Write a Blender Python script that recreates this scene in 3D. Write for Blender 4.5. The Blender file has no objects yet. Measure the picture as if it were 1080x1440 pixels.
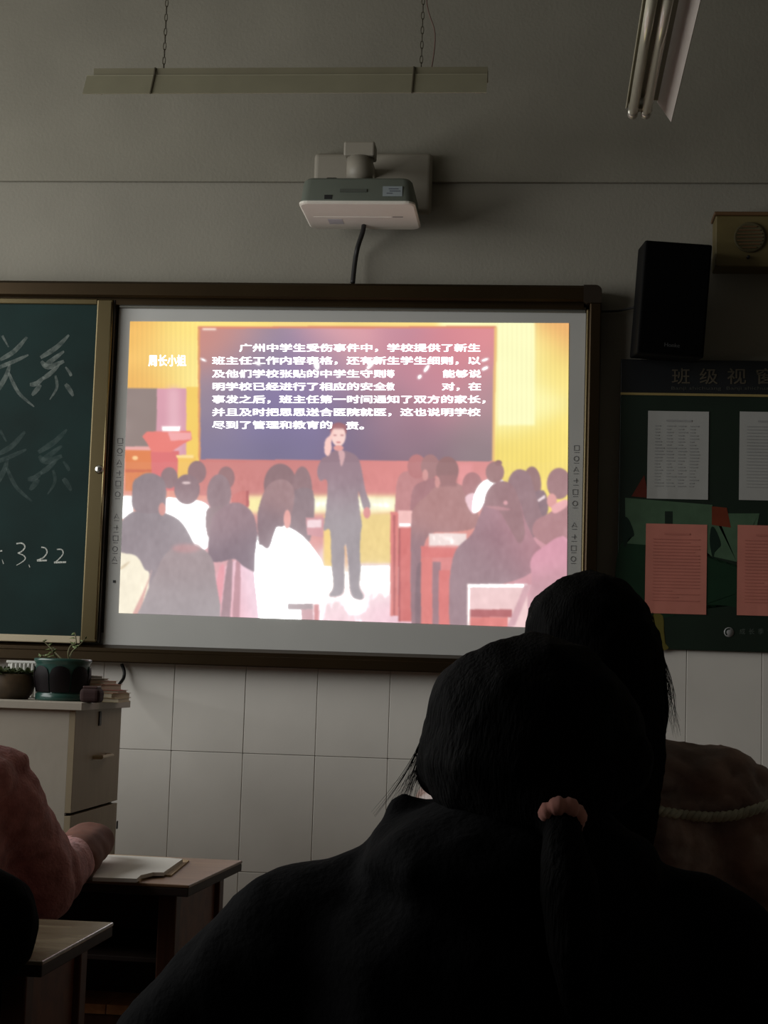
import bpy, bmesh, math, random
import numpy as np
from mathutils import Vector, Matrix, noise

random.seed(7)
SC = bpy.context.scene
COL = SC.collection

# ------------------------------------------------------------------ camera
F_PX = 2300.0
CAM = Vector((0.0, -5.614, 1.2))
YAW, PITCH, ROLL = -0.097268, 0.099829, 0.031947
c_fwd = Vector((math.sin(YAW)*math.cos(PITCH), math.cos(YAW)*math.cos(PITCH), math.sin(PITCH)))
c_r0 = Vector((math.cos(YAW), -math.sin(YAW), 0))
c_u0 = c_r0.cross(c_fwd)
c_right = math.cos(ROLL)*c_r0 + math.sin(ROLL)*c_u0
c_up = -math.sin(ROLL)*c_r0 + math.cos(ROLL)*c_u0
cam_data = bpy.data.cameras.new('camera')
cam_data.sensor_width = 36.0
cam_data.lens = F_PX/1440.0*36.0
cam_data.clip_start = 0.05
cam = bpy.data.objects.new('camera', cam_data)
COL.objects.link(cam)
m3 = Matrix((c_right, c_up, -c_fwd)).transposed()
cam.matrix_world = Matrix.Translation(CAM) @ m3.to_4x4()
SC.camera = cam

# ------------------------------------------------------------------ world, daylight, exposure
world = bpy.data.worlds.new('world')
SC.world = world
world.use_nodes = True
bg = world.node_tree.nodes['Background']
bg.inputs[0].default_value = (0.80, 0.86, 0.92, 1)
bg.inputs[1].default_value = 0.012

def area_light(name, loc, target, sx, sy, power, color):
    d = bpy.data.lights.new(name, 'AREA')
    d.shape = 'RECTANGLE'; d.size = sx; d.size_y = sy
    d.energy = power; d.color = color
    o = bpy.data.objects.new(name, d)
    COL.objects.link(o)
    o.location = loc
    o.rotation_euler = (Vector(target)-Vector(loc)).to_track_quat('-Z', 'Y').to_euler()
    return o
# dull daylight through the curtained windows along the left side of the room
area_light('window_daylight', (-3.28, -2.35, 2.35), (0, -2.35, 2.35), 3.4, 1.7, 80.0, (1.0, 1.0, 0.98))

SC.view_settings.view_transform = 'Standard'
SC.view_settings.look = 'None'
SC.view_settings.exposure = 0.0
SC.view_settings.gamma = 1.0
SC.view_settings.use_curve_mapping = False

# ------------------------------------------------------------------ helpers
def ray(px, py):
    return (c_fwd + c_right*((px-540.0)/F_PX) + c_up*((720.0-py)/F_PX))
def at(px, py, Y):
    d = ray(px, py); return CAM + d*((Y-CAM.y)/d.y)
def atz(px, py, Z):
    d = ray(px, py); return CAM + d*((Z-CAM.z)/d.z)

def lin(c):
    c = c/255.0
    return c/12.92 if c <= 0.04045 else ((c+0.055)/1.055)**2.4
def L(r, g, b): return (lin(r), lin(g), lin(b), 1.0)

MATS = {}
def mat(name, col, rough=0.6, metal=0.0, var=0.12, scale=8.0, bump=0.0, bscale=60.0, spec=0.5, col2=None, stretch=None, coat=0.0, detail=4.0, sheen=0.0):
    if name in MATS: return MATS[name]
    m = bpy.data.materials.new(name); m.use_nodes = True
    nt = m.node_tree; N = nt.nodes; K = nt.links
    b = N['Principled BSDF']
    tc = N.new('ShaderNodeTexCoord'); mp = N.new('ShaderNodeMapping')
    K.new(tc.outputs['Object'], mp.inputs[0])
    if stretch: mp.inputs['Scale'].default_value = stretch
    nz = N.new('ShaderNodeTexNoise'); nz.inputs['Scale'].default_value = scale; nz.inputs['Detail'].default_value = detail
    K.new(mp.outputs[0], nz.inputs['Vector'])
    rp = N.new('ShaderNodeValToRGB')
    c1 = [max(0, x*(1-var)) for x in col[:3]]
    c2 = [min(1, x*(1+var)) for x in (col2 or col)[:3]]
    rp.color_ramp.elements[0].position = 0.3; rp.color_ramp.elements[1].position = 0.7
    rp.color_ramp.elements[0].color = (*c1, 1); rp.color_ramp.elements[1].color = (*c2, 1)
    K.new(nz.outputs['Fac'], rp.inputs[0]); K.new(rp.outputs[0], b.inputs['Base Color'])
    b.inputs['Roughness'].default_value = rough; b.inputs['Metallic'].default_value = metal
    b.inputs['Specular IOR Level'].default_value = spec
    b.inputs['Coat Weight'].default_value = coat
    if sheen: b.inputs['Sheen Weight'].default_value = sheen
    if bump:
        n2 = N.new('ShaderNodeTexNoise'); n2.inputs['Scale'].default_value = bscale; n2.inputs['Detail'].default_value = 5
        K.new(mp.outputs[0], n2.inputs['Vector'])
        bp = N.new('ShaderNodeBump'); bp.inputs['Strength'].default_value = bump; bp.inputs['Distance'].default_value = 0.01
        K.new(n2.outputs['Fac'], bp.inputs['Height']); K.new(bp.outputs[0], b.inputs['Normal'])
    MATS[name] = m
    return m

def wood(name, ca, cb, rough=0.5, scale=3.0, axis=(1, 8, 8), spec=0.5):
    if name in MATS: return MATS[name]
    m = bpy.data.materials.new(name); m.use_nodes = True
    nt = m.node_tree; N = nt.nodes; K = nt.links; b = N['Principled BSDF']
    tc = N.new('ShaderNodeTexCoord'); mp = N.new('ShaderNodeMapping'); mp.inputs['Scale'].default_value = axis
    K.new(tc.outputs['Object'], mp.inputs[0])
    nz = N.new('ShaderNodeTexNoise'); nz.inputs['Scale'].default_value = scale; nz.inputs['Detail'].default_value = 8; nz.inputs['Distortion'].default_value = 1.2
    K.new(mp.outputs[0], nz.inputs['Vector'])
    rp = N.new('ShaderNodeValToRGB'); rp.color_ramp.elements[0].position = 0.32; rp.color_ramp.elements[1].position = 0.7
    rp.color_ramp.elements[0].color = ca; rp.color_ramp.elements[1].color = cb
    K.new(nz.outputs['Fac'], rp.inputs[0]); K.new(rp.outputs[0], b.inputs['Base Color'])
    b.inputs['Roughness'].default_value = rough; b.inputs['Specular IOR Level'].default_value = spec
    bp = N.new('ShaderNodeBump'); bp.inputs['Strength'].default_value = 0.15; bp.inputs['Distance'].default_value = 0.004
    K.new(nz.outputs['Fac'], bp.inputs['Height']); K.new(bp.outputs[0], b.inputs['Normal'])
    MATS[name] = m
    return m

def emit(name, col, strength):
    m = bpy.data.materials.new(name); m.use_nodes = True
    nt = m.node_tree; b = nt.nodes['Principled BSDF']
    b.inputs['Base Color'].default_value = (0.02, 0.02, 0.02, 1); b.inputs['Roughness'].default_value = 0.5
    b.inputs['Emission Color'].default_value = col; b.inputs['Emission Strength'].default_value = strength
    return m

def mesh_obj(name, me, m, parent=None, smooth=False):
    o = bpy.data.objects.new(name, me); COL.objects.link(o)
    if m is not None: me.materials.append(m)
    if smooth:
        for p in me.polygons: p.use_smooth = True
    if parent is not None:
        o.parent = parent
        o.matrix_parent_inverse = Matrix.Identity(4)
        o.location = o.location - world_loc(parent)
    return o
def world_loc(o):
    v = Vector((0, 0, 0))
    while o is not None:
        v += o.location; o = o.parent
    return v
def bobj(name, bm, m, parent=None, smooth=False, origin=None):
    """bm is in world coordinates; origin (world) becomes the object's origin; parents are never rotated"""
    me = bpy.data.meshes.new(name)
    bmesh.ops.recalc_face_normals(bm, faces=bm.faces)
    if origin is None:
        n = len(bm.verts); origin = sum((v.co for v in bm.verts), Vector())/max(1, n)
    origin = Vector(origin)
    bmesh.ops.translate(bm, vec=-origin, verts=bm.verts)
    bm.to_mesh(me); bm.free()
    o = bpy.data.objects.new(name, me); COL.objects.link(o)
    if m is not None: me.materials.append(m)
    if smooth:
        for p in me.polygons: p.use_smooth = True
    if parent is not None:
        o.parent = parent; o.location = origin - world_loc(parent)
    else:
        o.location = origin
    return o
def thing(name, label, cat, loc, group=None):
    o = bpy.data.objects.new(name, None); COL.objects.link(o); o.location = loc; o.empty_display_size = 0.05
    return tag(o, label, cat, group)
def tag(o, label=None, cat=None, group=None, kind=None):
    if label: o['label'] = label
    if cat: o['category'] = cat
    if group: o['group'] = group
    if kind: o['kind'] = kind
    return o

def add_box(bm, x0, x1, y0, y1, z0, z1, bevel=0.0, M=None, seg=2):
    b = bmesh.new()
    vs = [b.verts.new((x, y, z)) for x in (x0, x1) for y in (y0, y1) for z in (z0, z1)]
    for f in ((0,1,3,2),(4,6,7,5),(0,4,5,1),(2,3,7,6),(0,2,6,4),(1,5,7,3)):
        b.faces.new([vs[i] for i in f])
    bmesh.ops.recalc_face_normals(b, faces=b.faces)
    if bevel: bmesh.ops.bevel(b, geom=b.edges[:], offset=bevel, segments=seg, affect='EDGES', profile=0.5)
    if M is not None: bmesh.ops.transform(b, matrix=M, verts=b.verts)
    me = bpy.data.meshes.new('tmp'); b.to_mesh(me); b.free(); bm.from_mesh(me); bpy.data.meshes.remove(me)
def box(name, x0, x1, y0, y1, z0, z1, m, parent=None, bevel=0.0, M=None, origin=None, smooth=False):
    bm = bmesh.new(); add_box(bm, x0, x1, y0, y1, z0, z1, bevel, M)
    return bobj(name, bm, m, parent, smooth, origin)
def add_tube(bm, pts, r, n=10, cap=True, radii=None):
    pts = [Vector(p) for p in pts]; rings = []
    prev = None
    for i, p in enumerate(pts):
        t = (pts[min(i+1, len(pts)-1)]-pts[max(i-1, 0)]).normalized()
        if prev is None:
            a = Vector((0, 0, 1)) if abs(t.z) < 0.9 else Vector((1, 0, 0))
        else: a = prev
        u = (a - t*a.dot(t)).normalized(); w = t.cross(u); prev = u
        rr = radii[i] if radii else r
        rings.append([bm.verts.new(p + (u*math.cos(2*math.pi*k/n)+w*math.sin(2*math.pi*k/n))*rr) for k in range(n)])
    for a, b in zip(rings[:-1], rings[1:]):
        for k in range(n): bm.faces.new((a[k], a[(k+1) % n], b[(k+1) % n], b[k]))
    if cap and n > 2:
        bm.faces.new(rings[0][::-1]); bm.faces.new(rings[-1])
def tube(name, pts, r, m, parent=None, n=10, radii=None, smooth=True, origin=None):
    bm = bmesh.new(); add_tube(bm, pts, r, n, True, radii); return bobj(name, bm, m, parent, smooth, origin)
def add_lathe(bm, prof, c, n=40, axis='Z'):
    c = Vector(c); rings = []
    for (r, h) in prof:
        ring = []
        for k in range(n):
            a = 2*math.pi*k/n
            if axis == 'Z': v = Vector((r*math.cos(a), r*math.sin(a), h))
            elif axis == 'Y': v = Vector((r*math.cos(a), h, r*math.sin(a)))
            else: v = Vector((h, r*math.cos(a), r*math.sin(a)))
            ring.append(bm.verts.new(c+v))
        rings.append(ring)
    for a, b in zip(rings[:-1], rings[1:]):
        for k in range(n): bm.faces.new((a[k], a[(k+1) % n], b[(k+1) % n], b[k]))
    bm.faces.new(rings[0][::-1]); bm.faces.new(rings[-1])
def lathe(name, prof, c, m, parent=None, n=40, axis='Z', smooth=True, origin=None):
    bm = bmesh.new(); add_lathe(bm, prof, c, n, axis); return bobj(name, bm, m, parent, smooth, origin)
def add_prism(bm, poly, thick):
    """poly: list of world points (flat, in an x-z plane), extruded by thick along -y"""
    a = [bm.verts.new(p) for p in poly]; b = [bm.verts.new(Vector(p)+Vector((0, -thick, 0))) for p in poly]
    bm.faces.new(a); bm.faces.new(b[::-1])
    n = len(poly)
    for i in range(n): bm.faces.new((a[i], a[(i+1) % n], b[(i+1) % n], b[i]))
def prism(name, poly, thick, m, parent=None, origin=None):
    bm = bmesh.new(); add_prism(bm, poly, thick); return bobj(name, bm, m, parent, False, origin)
def add_ribbon(bm, pts, w):
    """flat stroke on a board: pts world points in an x-z plane, w width or list"""
    pts = [Vector(p) for p in pts]; n = len(pts); l = []; r = []
    for i, p in enumerate(pts):
        t = (pts[min(i+1, n-1)]-pts[max(i-1, 0)]).normalized(); s = Vector((-t.z, 0, t.x))
        ww = (w[i] if isinstance(w, (list, tuple)) else w)*0.5
        l.append(bm.verts.new(p+s*ww)); r.append(bm.verts.new(p-s*ww))
    for i in range(n-1): bm.faces.new((l[i], l[i+1], r[i+1], r[i]))
def catmull(pts, k=6):
    P = [Vector(p) for p in pts]; out = []
    for i in range(len(P)-1):
        p0, p1, p2, p3 = P[max(i-1, 0)], P[i], P[i+1], P[min(i+2, len(P)-1)]
        for j in range(k):
            t = j/k
            out.append(0.5*((2*p1)+(-p0+p2)*t+(2*p0-5*p1+4*p2-p3)*t*t+(-p0+3*p1-3*p2+p3)*t**3))
    out.append(P[-1]); return out

_fontcache = {}
def text_mesh(body, weight=0.0):
    cu = bpy.data.curves.new('text', 'FONT'); cu.body = body; cu.offset = weight; cu.resolution_u = 3
    o = bpy.data.objects.new('text', cu); COL.objects.link(o)
    bpy.context.view_layer.update()
    me = bpy.data.meshes.new_from_object(o.evaluated_get(bpy.context.evaluated_depsgraph_get()))
    bpy.data.objects.remove(o); bpy.data.curves.remove(cu)
    return me
def add_text(bm, body, fn, weight=0.0, u0=None, u1=None, v0=None, v1=None):
    if weight:      # heavier lettering: the outline laid over itself with small shifts
        for i, (a, c) in enumerate(((0, 0), (-1, 0), (1, 0), (0, 1), (0, -1), (-.7, .7), (.7, -.7))):
            add_text(bm, body, lambda s, t: fn(s+a*weight, t+c*weight*.6)+Vector((0, -0.00004*i, 0)), 0.0, u0, u1, v0, v1)
        return
    """fn(s, t) maps text box coordinates (0..1, 0..1) onto a surface"""
    me = text_mesh(body, weight)
    xs = [v.co.x for v in me.vertices]; ys = [v.co.y for v in me.vertices]
    if not xs: return
    a0, a1, b0, b1 = min(xs), max(xs), min(ys), max(ys)
    if u0 is not None: a0, a1 = u0, u1
    if v0 is not None: b0, b1 = v0, v1
    for v in me.vertices: v.co = fn((v.co.x-a0)/(a1-a0), (v.co.y-b0)/(b1-b0))
    bm.from_mesh(me); bpy.data.meshes.remove(me)
def px_rect(x0, x1, ytop, ybot, Y):
    return lambda s, t: at(x0+(x1-x0)*s, ybot+(ytop-ybot)*t, Y)
# ------------------------------------------------------------------ the room
plaster = mat('plaster', L(142, 138, 126), 0.85, var=0.07, scale=3.0, bump=0.13, bscale=90)
beam_m = mat('beam_plaster', L(136, 132, 119), 0.85, var=0.07, scale=3.0, bump=0.13, bscale=90)
grout = mat('grout', L(70, 66, 60), 0.9)
tile_m = mat('glazed_tile', L(226, 222, 214), 0.32, var=0.035, scale=5.0, spec=0.4, bump=0.03, bscale=25)
floor_m = mat('terrazzo', L(105, 100, 92), 0.5, var=0.25, scale=120)
ZC = 3.7
w = box('wall_front', -3.35, 3.2, 0.0, 0.2, 0, ZC, plaster); tag(w, kind='structure', label='grey plastered front wall above the white tiles')
WF = w
b = box('trim_1', -3.35, 3.2, -0.018, 0.0, 2.934, ZC, beam_m, bevel=0.004); tag(b, kind='structure', label='plastered beam standing slightly proud of the front wall')
g = box('trim_2', -3.35, 3.2, -0.006, 0.0, 0.0, 1.322, grout); tag(g, kind='structure', label='tiled lower wall with thin dark joints')
# tiles one by one, 25 x 40 cm
tm = bmesh.new(); add_box(tm, -0.1243, 0.1243, -0.006, 0.0, -0.1993, 0.1993, 0.0015, seg=1)
tme = bpy.data.meshes.new('tile'); tm.to_mesh(tme); tm.free(); tme.materials.append(tile_m)
X0 = -1.25694
gl = world_loc(g)
for r in range(4):
    zt = 1.3204 - 0.4*r; zb = zt-0.4
    for c in range(-8, 18):
        if X0+0.25*c < -3.34 or X0+0.25*(c+1) > 3.2: continue
        xc = X0 + 0.25*c + 0.125
        zc = (zt+zb)/2
        if zc-0.2 < -0.001 and r == 3: continue
        t = bpy.data.objects.new('tile', tme); COL.objects.link(t); t.parent = g
        t.location = Vector((xc, -0.0062+random.uniform(-.0004, .0004), zc)) - gl
        t.rotation_euler = (random.uniform(-.0012, .0012), 0, random.uniform(-.0016, .0016))
fl = box('floor', -3.35, 3.2, -9.0, 0.2, -0.2, 0.0, floor_m); tag(fl, kind='structure', label='speckled terrazzo classroom floor')
ce = box('ceiling', -3.55, 3.4, -9.0, 0.2, ZC, ZC+0.15, plaster); tag(ce, kind='structure', label='flat plaster ceiling')
wr = box('wall_right', 3.2, 3.4, -9.0, 0.2, 0, ZC, plaster); tag(wr, kind='structure', label='plain plaster side wall')
# left wall with its window opening
bm = bmesh.new()
add_box(bm, -3.55, -3.35, -9.0, 0.2, 0, 1.45); add_box(bm, -3.55, -3.35, -9.0, 0.2, 3.25, ZC)
for a, c in ((-9.0, -4.15), (-0.55, 0.2)): add_box(bm, -3.55, -3.35, a, c, 1.45, 3.25)
wl = bobj('wall_left', bm, plaster); tag(wl, kind='structure', label='plaster side wall with window openings')
pl_m = wood('platform_wood', L(92, 62, 42), L(125, 88, 60), 0.5, 2.0, (1, 12, 12))
pf = box('teaching_platform', -3.1, 1.6, -1.45, -0.012, 0.0, 0.15, pl_m, bevel=0.004)
tag(pf, 'low wooden teaching platform along the tiled front wall', 'platform')

# ------------------------------------------------------------------ board frame
bronze = mat('bronze_frame', L(62, 49, 31), 0.3, 0.75, var=0.2, scale=2.0, stretch=(1, 1, 1))
bronze2 = mat('olive_bronze', L(96, 84, 55), 0.3, 0.6, var=0.12, scale=2.0)
dark_corner = mat('dark_plastic', L(38, 30, 22), 0.35, var=0.1)
YB = -0.045      # board face
YF = -0.10       # frame front
k = (5.614-0.10)/5.614
FX1 = 0.1876*k; FZT = 1.2+1.37364*k; FZB = 1.2+0.01894*k-0.002
FX0 = -3.0
WX0 = at(156, 680, YB).x; WX1 = at(820, 640, YB).x
WZT = at(500, 437, YB).z; WZB = at(400, 914, YB).z
fr = thing('board_housing', 'bronze metal housing around the chalkboard and the interactive whiteboard', 'board housing', ((FX0+FX1)/2, -0.05, FZB))
def rail(name, prof, x0, x1, m, parent):
    """profile in (y,z), extruded along x"""
    bm = bmesh.new()
    a = [bm.verts.new((x0, y, z)) for y, z in prof]; c = [bm.verts.new((x1, y, z)) for y, z in prof]
    bm.faces.new(a); bm.faces.new(c[::-1]); n = len(prof)
    for i in range(n): bm.faces.new((a[i], a[(i+1) % n], c[(i+1) % n], c[i]))
    return bobj(name, bm, m, parent)
TH = 0.056
rail('top_rail', [(-0.006, FZT), (YF+0.01, FZT), (YF, FZT-0.01), (YF, FZT-TH+0.006), (YF+0.006, FZT-TH), (YF+0.03, FZT-TH), (YF+0.03, FZT-TH-0.022), (-0.02, FZT-TH-0.022), (-0.02, FZT-0.02), (-0.006, FZT-0.02)], FX0+0.06, FX1-0.06, bronze, fr)
BH = WZB-FZB
rail('bottom_rail', [(-0.013, FZB), (YF+0.004, FZB), (YF, FZB+0.004), (YF, FZB+BH*0.55), (YF+0.012, FZB+BH*0.62), (YF+0.012, FZB+BH*0.8), (YB-0.006, FZB+BH), (-0.013, FZB+BH)], FX0+0.06, FX1-0.06, bronze, fr)
def stile(name, x0, x1, z0, z1, m, parent, y0=YF, y1=-0.013):
    bm = bmesh.new(); add_box(bm, x0, x1, y0, y1, z0, z1, 0.005); return bobj(name, bm, m, parent)
SW = FX1-WX1
stile('side_stile', FX1-SW*0.78, FX1, FZB+0.05, FZT-0.06, bronze, fr)
stile('inner_track', WX1+0.001, FX1-SW*0.78+0.001, FZB+0.05, FZT-TH-0.02, bronze2, fr, YF+0.03)
stile('side_stile', FX0, FX0+SW*0.8, FZB+0.05, FZT-0.06, bronze, fr)
for zc, s in ((FZT, 1), (FZB, -1)):
    for xc, sx in ((FX1, 1), (FX0, -1)):
        pts = []
        R = 0.022; Wc = 0.062; Hc = 0.062
        cx, cz = xc-sx*R, zc-s*R
        arc = [(cx+sx*R*math.sin(a), cz+s*R*math.cos(a)) for a in [i*math.pi/12 for i in range(7)]]
        poly = [(xc-sx*Wc, zc)] + arc + [(xc, zc-s*Hc), (xc-sx*Wc*0.8, zc-s*Hc), (xc-sx*Wc, zc-s*Hc*0.9)]
        prism('corner_cap', [Vector((x, -0.013, z)) for x, z in poly], -YF-0.013+0.003, dark_corner, fr)

# chalkboard sliding panel
CBY = -0.070
chalk_x1 = at(126, 660, CBY).x; mul_x0 = chalk_x1; mul_x1 = WX0-0.002
CZT = at(60, 428, CBY).z; CZB = at(60, 893, CBY).z
cb = thing('chalkboard', 'dark green chalkboard with a date and two large words in chalk', 'chalkboard', ((-2.6+chalk_x1)/2, CBY, CZB))
board_m = mat('chalkboard_green', L(13, 34, 31), 0.65, var=0.22, scale=2.2, spec=0.2, detail=8, col2=L(20, 46, 44))
box('writing_surface', -2.6, chalk_x1+0.002, CBY, CBY+0.02, CZB-0.004, CZT+0.004, board_m, cb)
sl = bmesh.new(); add_box(sl, mul_x0, mul_x1-0.012, CBY-0.012, CBY+0.024, CZB-0.02, CZT+0.018, 0.005)
st = bobj('edge_stile', sl, bronze2, cb)
sl = bmesh.new(); add_box(sl, mul_x1-0.012, mul_x1-0.006, CBY-0.004, CBY+0.024, CZB-0.02, CZT+0.018, 0.002)
bobj('edge_seal', sl, dark_corner, st)
alu = mat('pale_aluminium', L(176, 164, 138), 0.4, 0.4, var=0.08, scale=3)
box('lower_edge', -2.6, mul_x0, CBY-0.010, CBY+0.022, CZB-0.026, CZB, alu, cb, 0.003)
box('upper_edge', -2.6, mul_x0, CBY-0.008, CBY+0.022, CZT, CZT+0.02, bronze2, cb, 0.003)
tube('streak_bead', [Vector((mul_x1-0.016, CBY-0.013, CZB-0.01)), Vector((mul_x1-0.016, CBY-0.013, CZT+0.008))], 0.0035, mat('streak_metal', L(150, 136, 100), 0.18, 0.9), st, 8)  # slim bright bead added for the light streak along the stile
lp = at(139.5, 660, CBY-0.012)
chrome = mat('chrome', L(210, 208, 200), 0.18, 1.0, var=0.03)
lock = lathe('lock', [(0.0001, 0.003), (0.014, 0.003), (0.016, -0.002), (0.013, -0.009), (0.008, -0.010), (0.0001, -0.010)], lp, chrome, st, 24, 'Y')
box('keyhole', lp.x-0.0012, lp.x+0.0012, lp.y-0.0115, lp.y-0.009, lp.z-0.005, lp.z+0.005, dark_corner, lock)

# chalk writing (flat marks on the board)
def chalk_mat(name, col, dens, scale=90):
    m = bpy.data.materials.new(name); m.use_nodes = True; N = m.node_tree.nodes; K = m.node_tree.links; b = N['Principled BSDF']
    b.inputs['Base Color'].default_value = col; b.inputs['Roughness'].default_value = 0.95
    tc = N.new('ShaderNodeTexCoord'); nz = N.new('ShaderNodeTexNoise'); nz.inputs['Scale'].default_value = scale; nz.inputs['Detail'].default_value = 6
    K.new(tc.outputs['Object'], nz.inputs['Vector'])
    rp = N.new('ShaderNodeMapRange'); rp.inputs[1].default_value = 0.35; rp.inputs[2].default_value = 0.65; rp.inputs[3].default_value = dens*0.45; rp.inputs[4].default_value = min(1, dens*1.3)
    K.new(nz.outputs['Fac'], rp.inputs[0]); K.new(rp.outputs[0], b.inputs['Alpha'])
    return m
chalk_soft = chalk_mat('chalk_broad', L(190, 200, 192), 0.21, 45)
chalk_faint = chalk_mat('chalk_wiped', L(170, 190, 185), 0.075, 40)
chalk_line = chalk_mat('chalk_line', L(226, 230, 222), 0.85, 200)
CY = CBY-0.0012
mpp = 1/409.0
def strokes(name, lst, m, dy=0.0, dx=0.0, Y=CY, sm=True):
    bm = bmesh.new()
    for i, (pts, wd) in enumerate(lst):
        P = [at(x+dx, y+dy, Y-0.00002*i) for x, y in pts]
        if sm and len(P) > 2: P = catmull(P, 5)
        n = len(P)
        if isinstance(wd, (tuple, list)): ww = [(wd[0]+(wd[1]-wd[0])*q/(n-1))*mpp*0.88*(0.55+0.45*min(1, 3.2*q/(n-1), 3.2*(n-1-q)/(n-1))) for q in range(n)]
        else: ww = wd*mpp
        add_ribbon(bm, P, ww)
    return tag(bobj(name, bm, m, cb), kind='stuff')
big = [([(3, 472), (12, 488)], (8, 4)), ([(38, 474), (20, 494), (0, 506)], (7, 9)), ([(40, 499), (20, 508), (-10, 520)], (5, 8)),
       ([(14, 512), (8, 530), (-8, 556)], (6, 10)), ([(12, 524), (26, 552), (48, 572)], (7, 4)),
       ([(97, 471), (80, 488), (57, 503)], (6, 10)), ([(90, 494), (74, 506), (62, 515)], (6, 10)), ([(58, 508), (68, 516), (90, 508)], (8, 9)), ([(62, 530), (52, 539), (42, 541)], (7, 9)), ([(84, 512), (72, 524), (60, 533)], (6, 9)), ([(92, 516), (98, 524), (100, 529)], (4, 6)),
       ([(78, 528), (80, 545), (70, 562)], (6, 3)), ([(57, 541), (51, 549), (45, 556)], (9, 7)), ([(92, 540), (98, 548), (103, 557)], (9, 6))]
strokes('chalk_word', big, chalk_soft)
strokes('chalk_word', [(p, (w_[0]*1.1, w_[1]*1.1)) for p, w_ in big], chalk_faint, dy=133, dx=-3)
strokes('chalk_date', [([(0, 775), (3, 774.5)], 2), ([(3, 787), (5, 793)], (1.5, 3)),
    ([(23, 764.5), (31, 764), (35, 769), (31, 775), (25, 778)], 2), ([(25, 778), (33, 781), (35.5, 786), (30, 791), (23, 795)], (2, 1.6)), ([(40.5, 794), (42, 798)], (1.5, 3)),
    ([(58, 769.5), (64, 771), (66, 777), (61, 784), (52, 788)], 1.9), ([(52, 788.5), (66, 788)], 2.4), ([(80, 772.5), (87, 773), (88.5, 779), (83, 786), (78, 790.5)], 1.7), ([(76, 791), (93, 790.5)], 2.6)], chalk_line)

# ------------------------------------------------------------------ interactive whiteboard
wb_m = mat('whiteboard', L(196, 196, 192), 0.45, var=0.03, scale=4, spec=0.35)
iw = thing('interactive_whiteboard', 'wide interactive whiteboard showing a projected lecture picture', 'whiteboard', ((WX0+WX1)/2, YB, WZB))
box('writing_surface', WX0, WX1, YB, -0.013, WZB, WZT, wb_m, iw)
grey_al = mat('grey_aluminium', L(120, 120, 112), 0.4, 0.5, var=0.06)
box('upper_bezel', WX0, WX1, YB-0.012, -0.013, WZT, WZT+0.02, grey_al, iw, 0.003)
ink = mat('icon_ink', L(104, 104, 106), 0.6)
# icon columns along both edges
def icon(bm, px, py, s, kind, Y):
    if kind % 4 == 0:
        q = [(-s, -s), (s, -s), (s, s), (-s, s), (-s, -s)]
    elif kind % 4 == 1:
        q = [(s*math.cos(a), s*math.sin(a)) for a in [i*math.pi/6 for i in range(13)]]
    elif kind % 4 == 2:
        q = [(-s, s), (0, -s), (s, s), (-s*0.6, s*0.2)]
    else:
        q = [(-s, 0), (s, 0), (0.3*s, -s), (0.3*s, s)]
    add_ribbon(bm, [at(px+a, py+b_, Y) for a, b_ in q], 0.9*mpp)
YI = YB-0.0012
def icol(x0, y0, x1, y1, ys):
    bm = bmesh.new()
    for i, y in enumerate(ys):
        x = x0+(x1-x0)*(y-y0)/(y1-y0); icon(bm, x, y, 3.4, i, YI)
        add_ribbon(bm, [at(x-3.5, y+6.2, YI), at(x+3.5, y+6.2, YI)], 0.7*mpp)
    return tag(bobj('icon_column', bm, ink, iw), kind='stuff')
icol(169, 620, 161, 785, [620, 634, 650, 665, 680, 695, 726, 742, 757, 772, 786])
icol(811, 630, 806, 790, [630, 645, 660, 676, 692, 708, 738, 755, 771, 786])
bm = bmesh.new(); add_box(bm, *sum(((at(159, 816, YI).x, at(162.5, 816, YI).x), (YI-0.001, YI), (at(161, 819.5, YI).z, at(161, 816, YI).z)), ())); bobj('status_mark', bm, mat('black_ink', L(20, 20, 22), 0.5), iw)

# ------------------------------------------------------------------ projected picture: colours worked out per cell and stored on a fine grid
QTL, QTR, QBR, QBL = (183, 452), (800, 454.5), (796.5, 884), (167, 862)
NX, NY = 560, 380
def homog(src, dst):
    A = []; B = []
    for (x, y), (u, v) in zip(src, dst):
        A.append([x, y, 1, 0, 0, 0, -u*x, -u*y]); B.append(u)
        A.append([0, 0, 0, x, y, 1, -v*x, -v*y]); B.append(v)
    return np.append(np.linalg.solve(np.array(A, float), np.array(B, float)), 1).reshape(3, 3)
H = homog([(0, 0), (1, 0), (1, 1), (0, 1)], [QTL, QTR, QBR, QBL])
gu, gv = np.meshgrid(np.linspace(0, 1, NX), np.linspace(0, 1, NY))
hw = H[2, 0]*gu+H[2, 1]*gv+1
GX = (H[0, 0]*gu+H[0, 1]*gv+H[0, 2])/hw; GY = (H[1, 0]*gu+H[1, 1]*gv+H[1, 2])/hw
IMG = np.zeros((NY, NX, 3)); IMG[:] = (226, 168, 168)
def inpoly(poly, ox=0, oy=0):
    m = np.zeros(GX.shape, bool); n = len(poly); X = GX+ox; Y = GY+oy
    for i in range(n):
        x1, y1 = poly[i]; x2, y2 = poly[(i+1) % n]
        if y1 == y2: continue
        c = (y1 > Y) != (y2 > Y)
        m ^= c & (X < (x2-x1)*(Y-y1)/(y2-y1)+x1)
    return m
def soft(poly):
    return sum(inpoly(poly, a, b_).astype(float) for a in (-.4, .4) for b_ in (-.4, .4))/4
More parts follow.
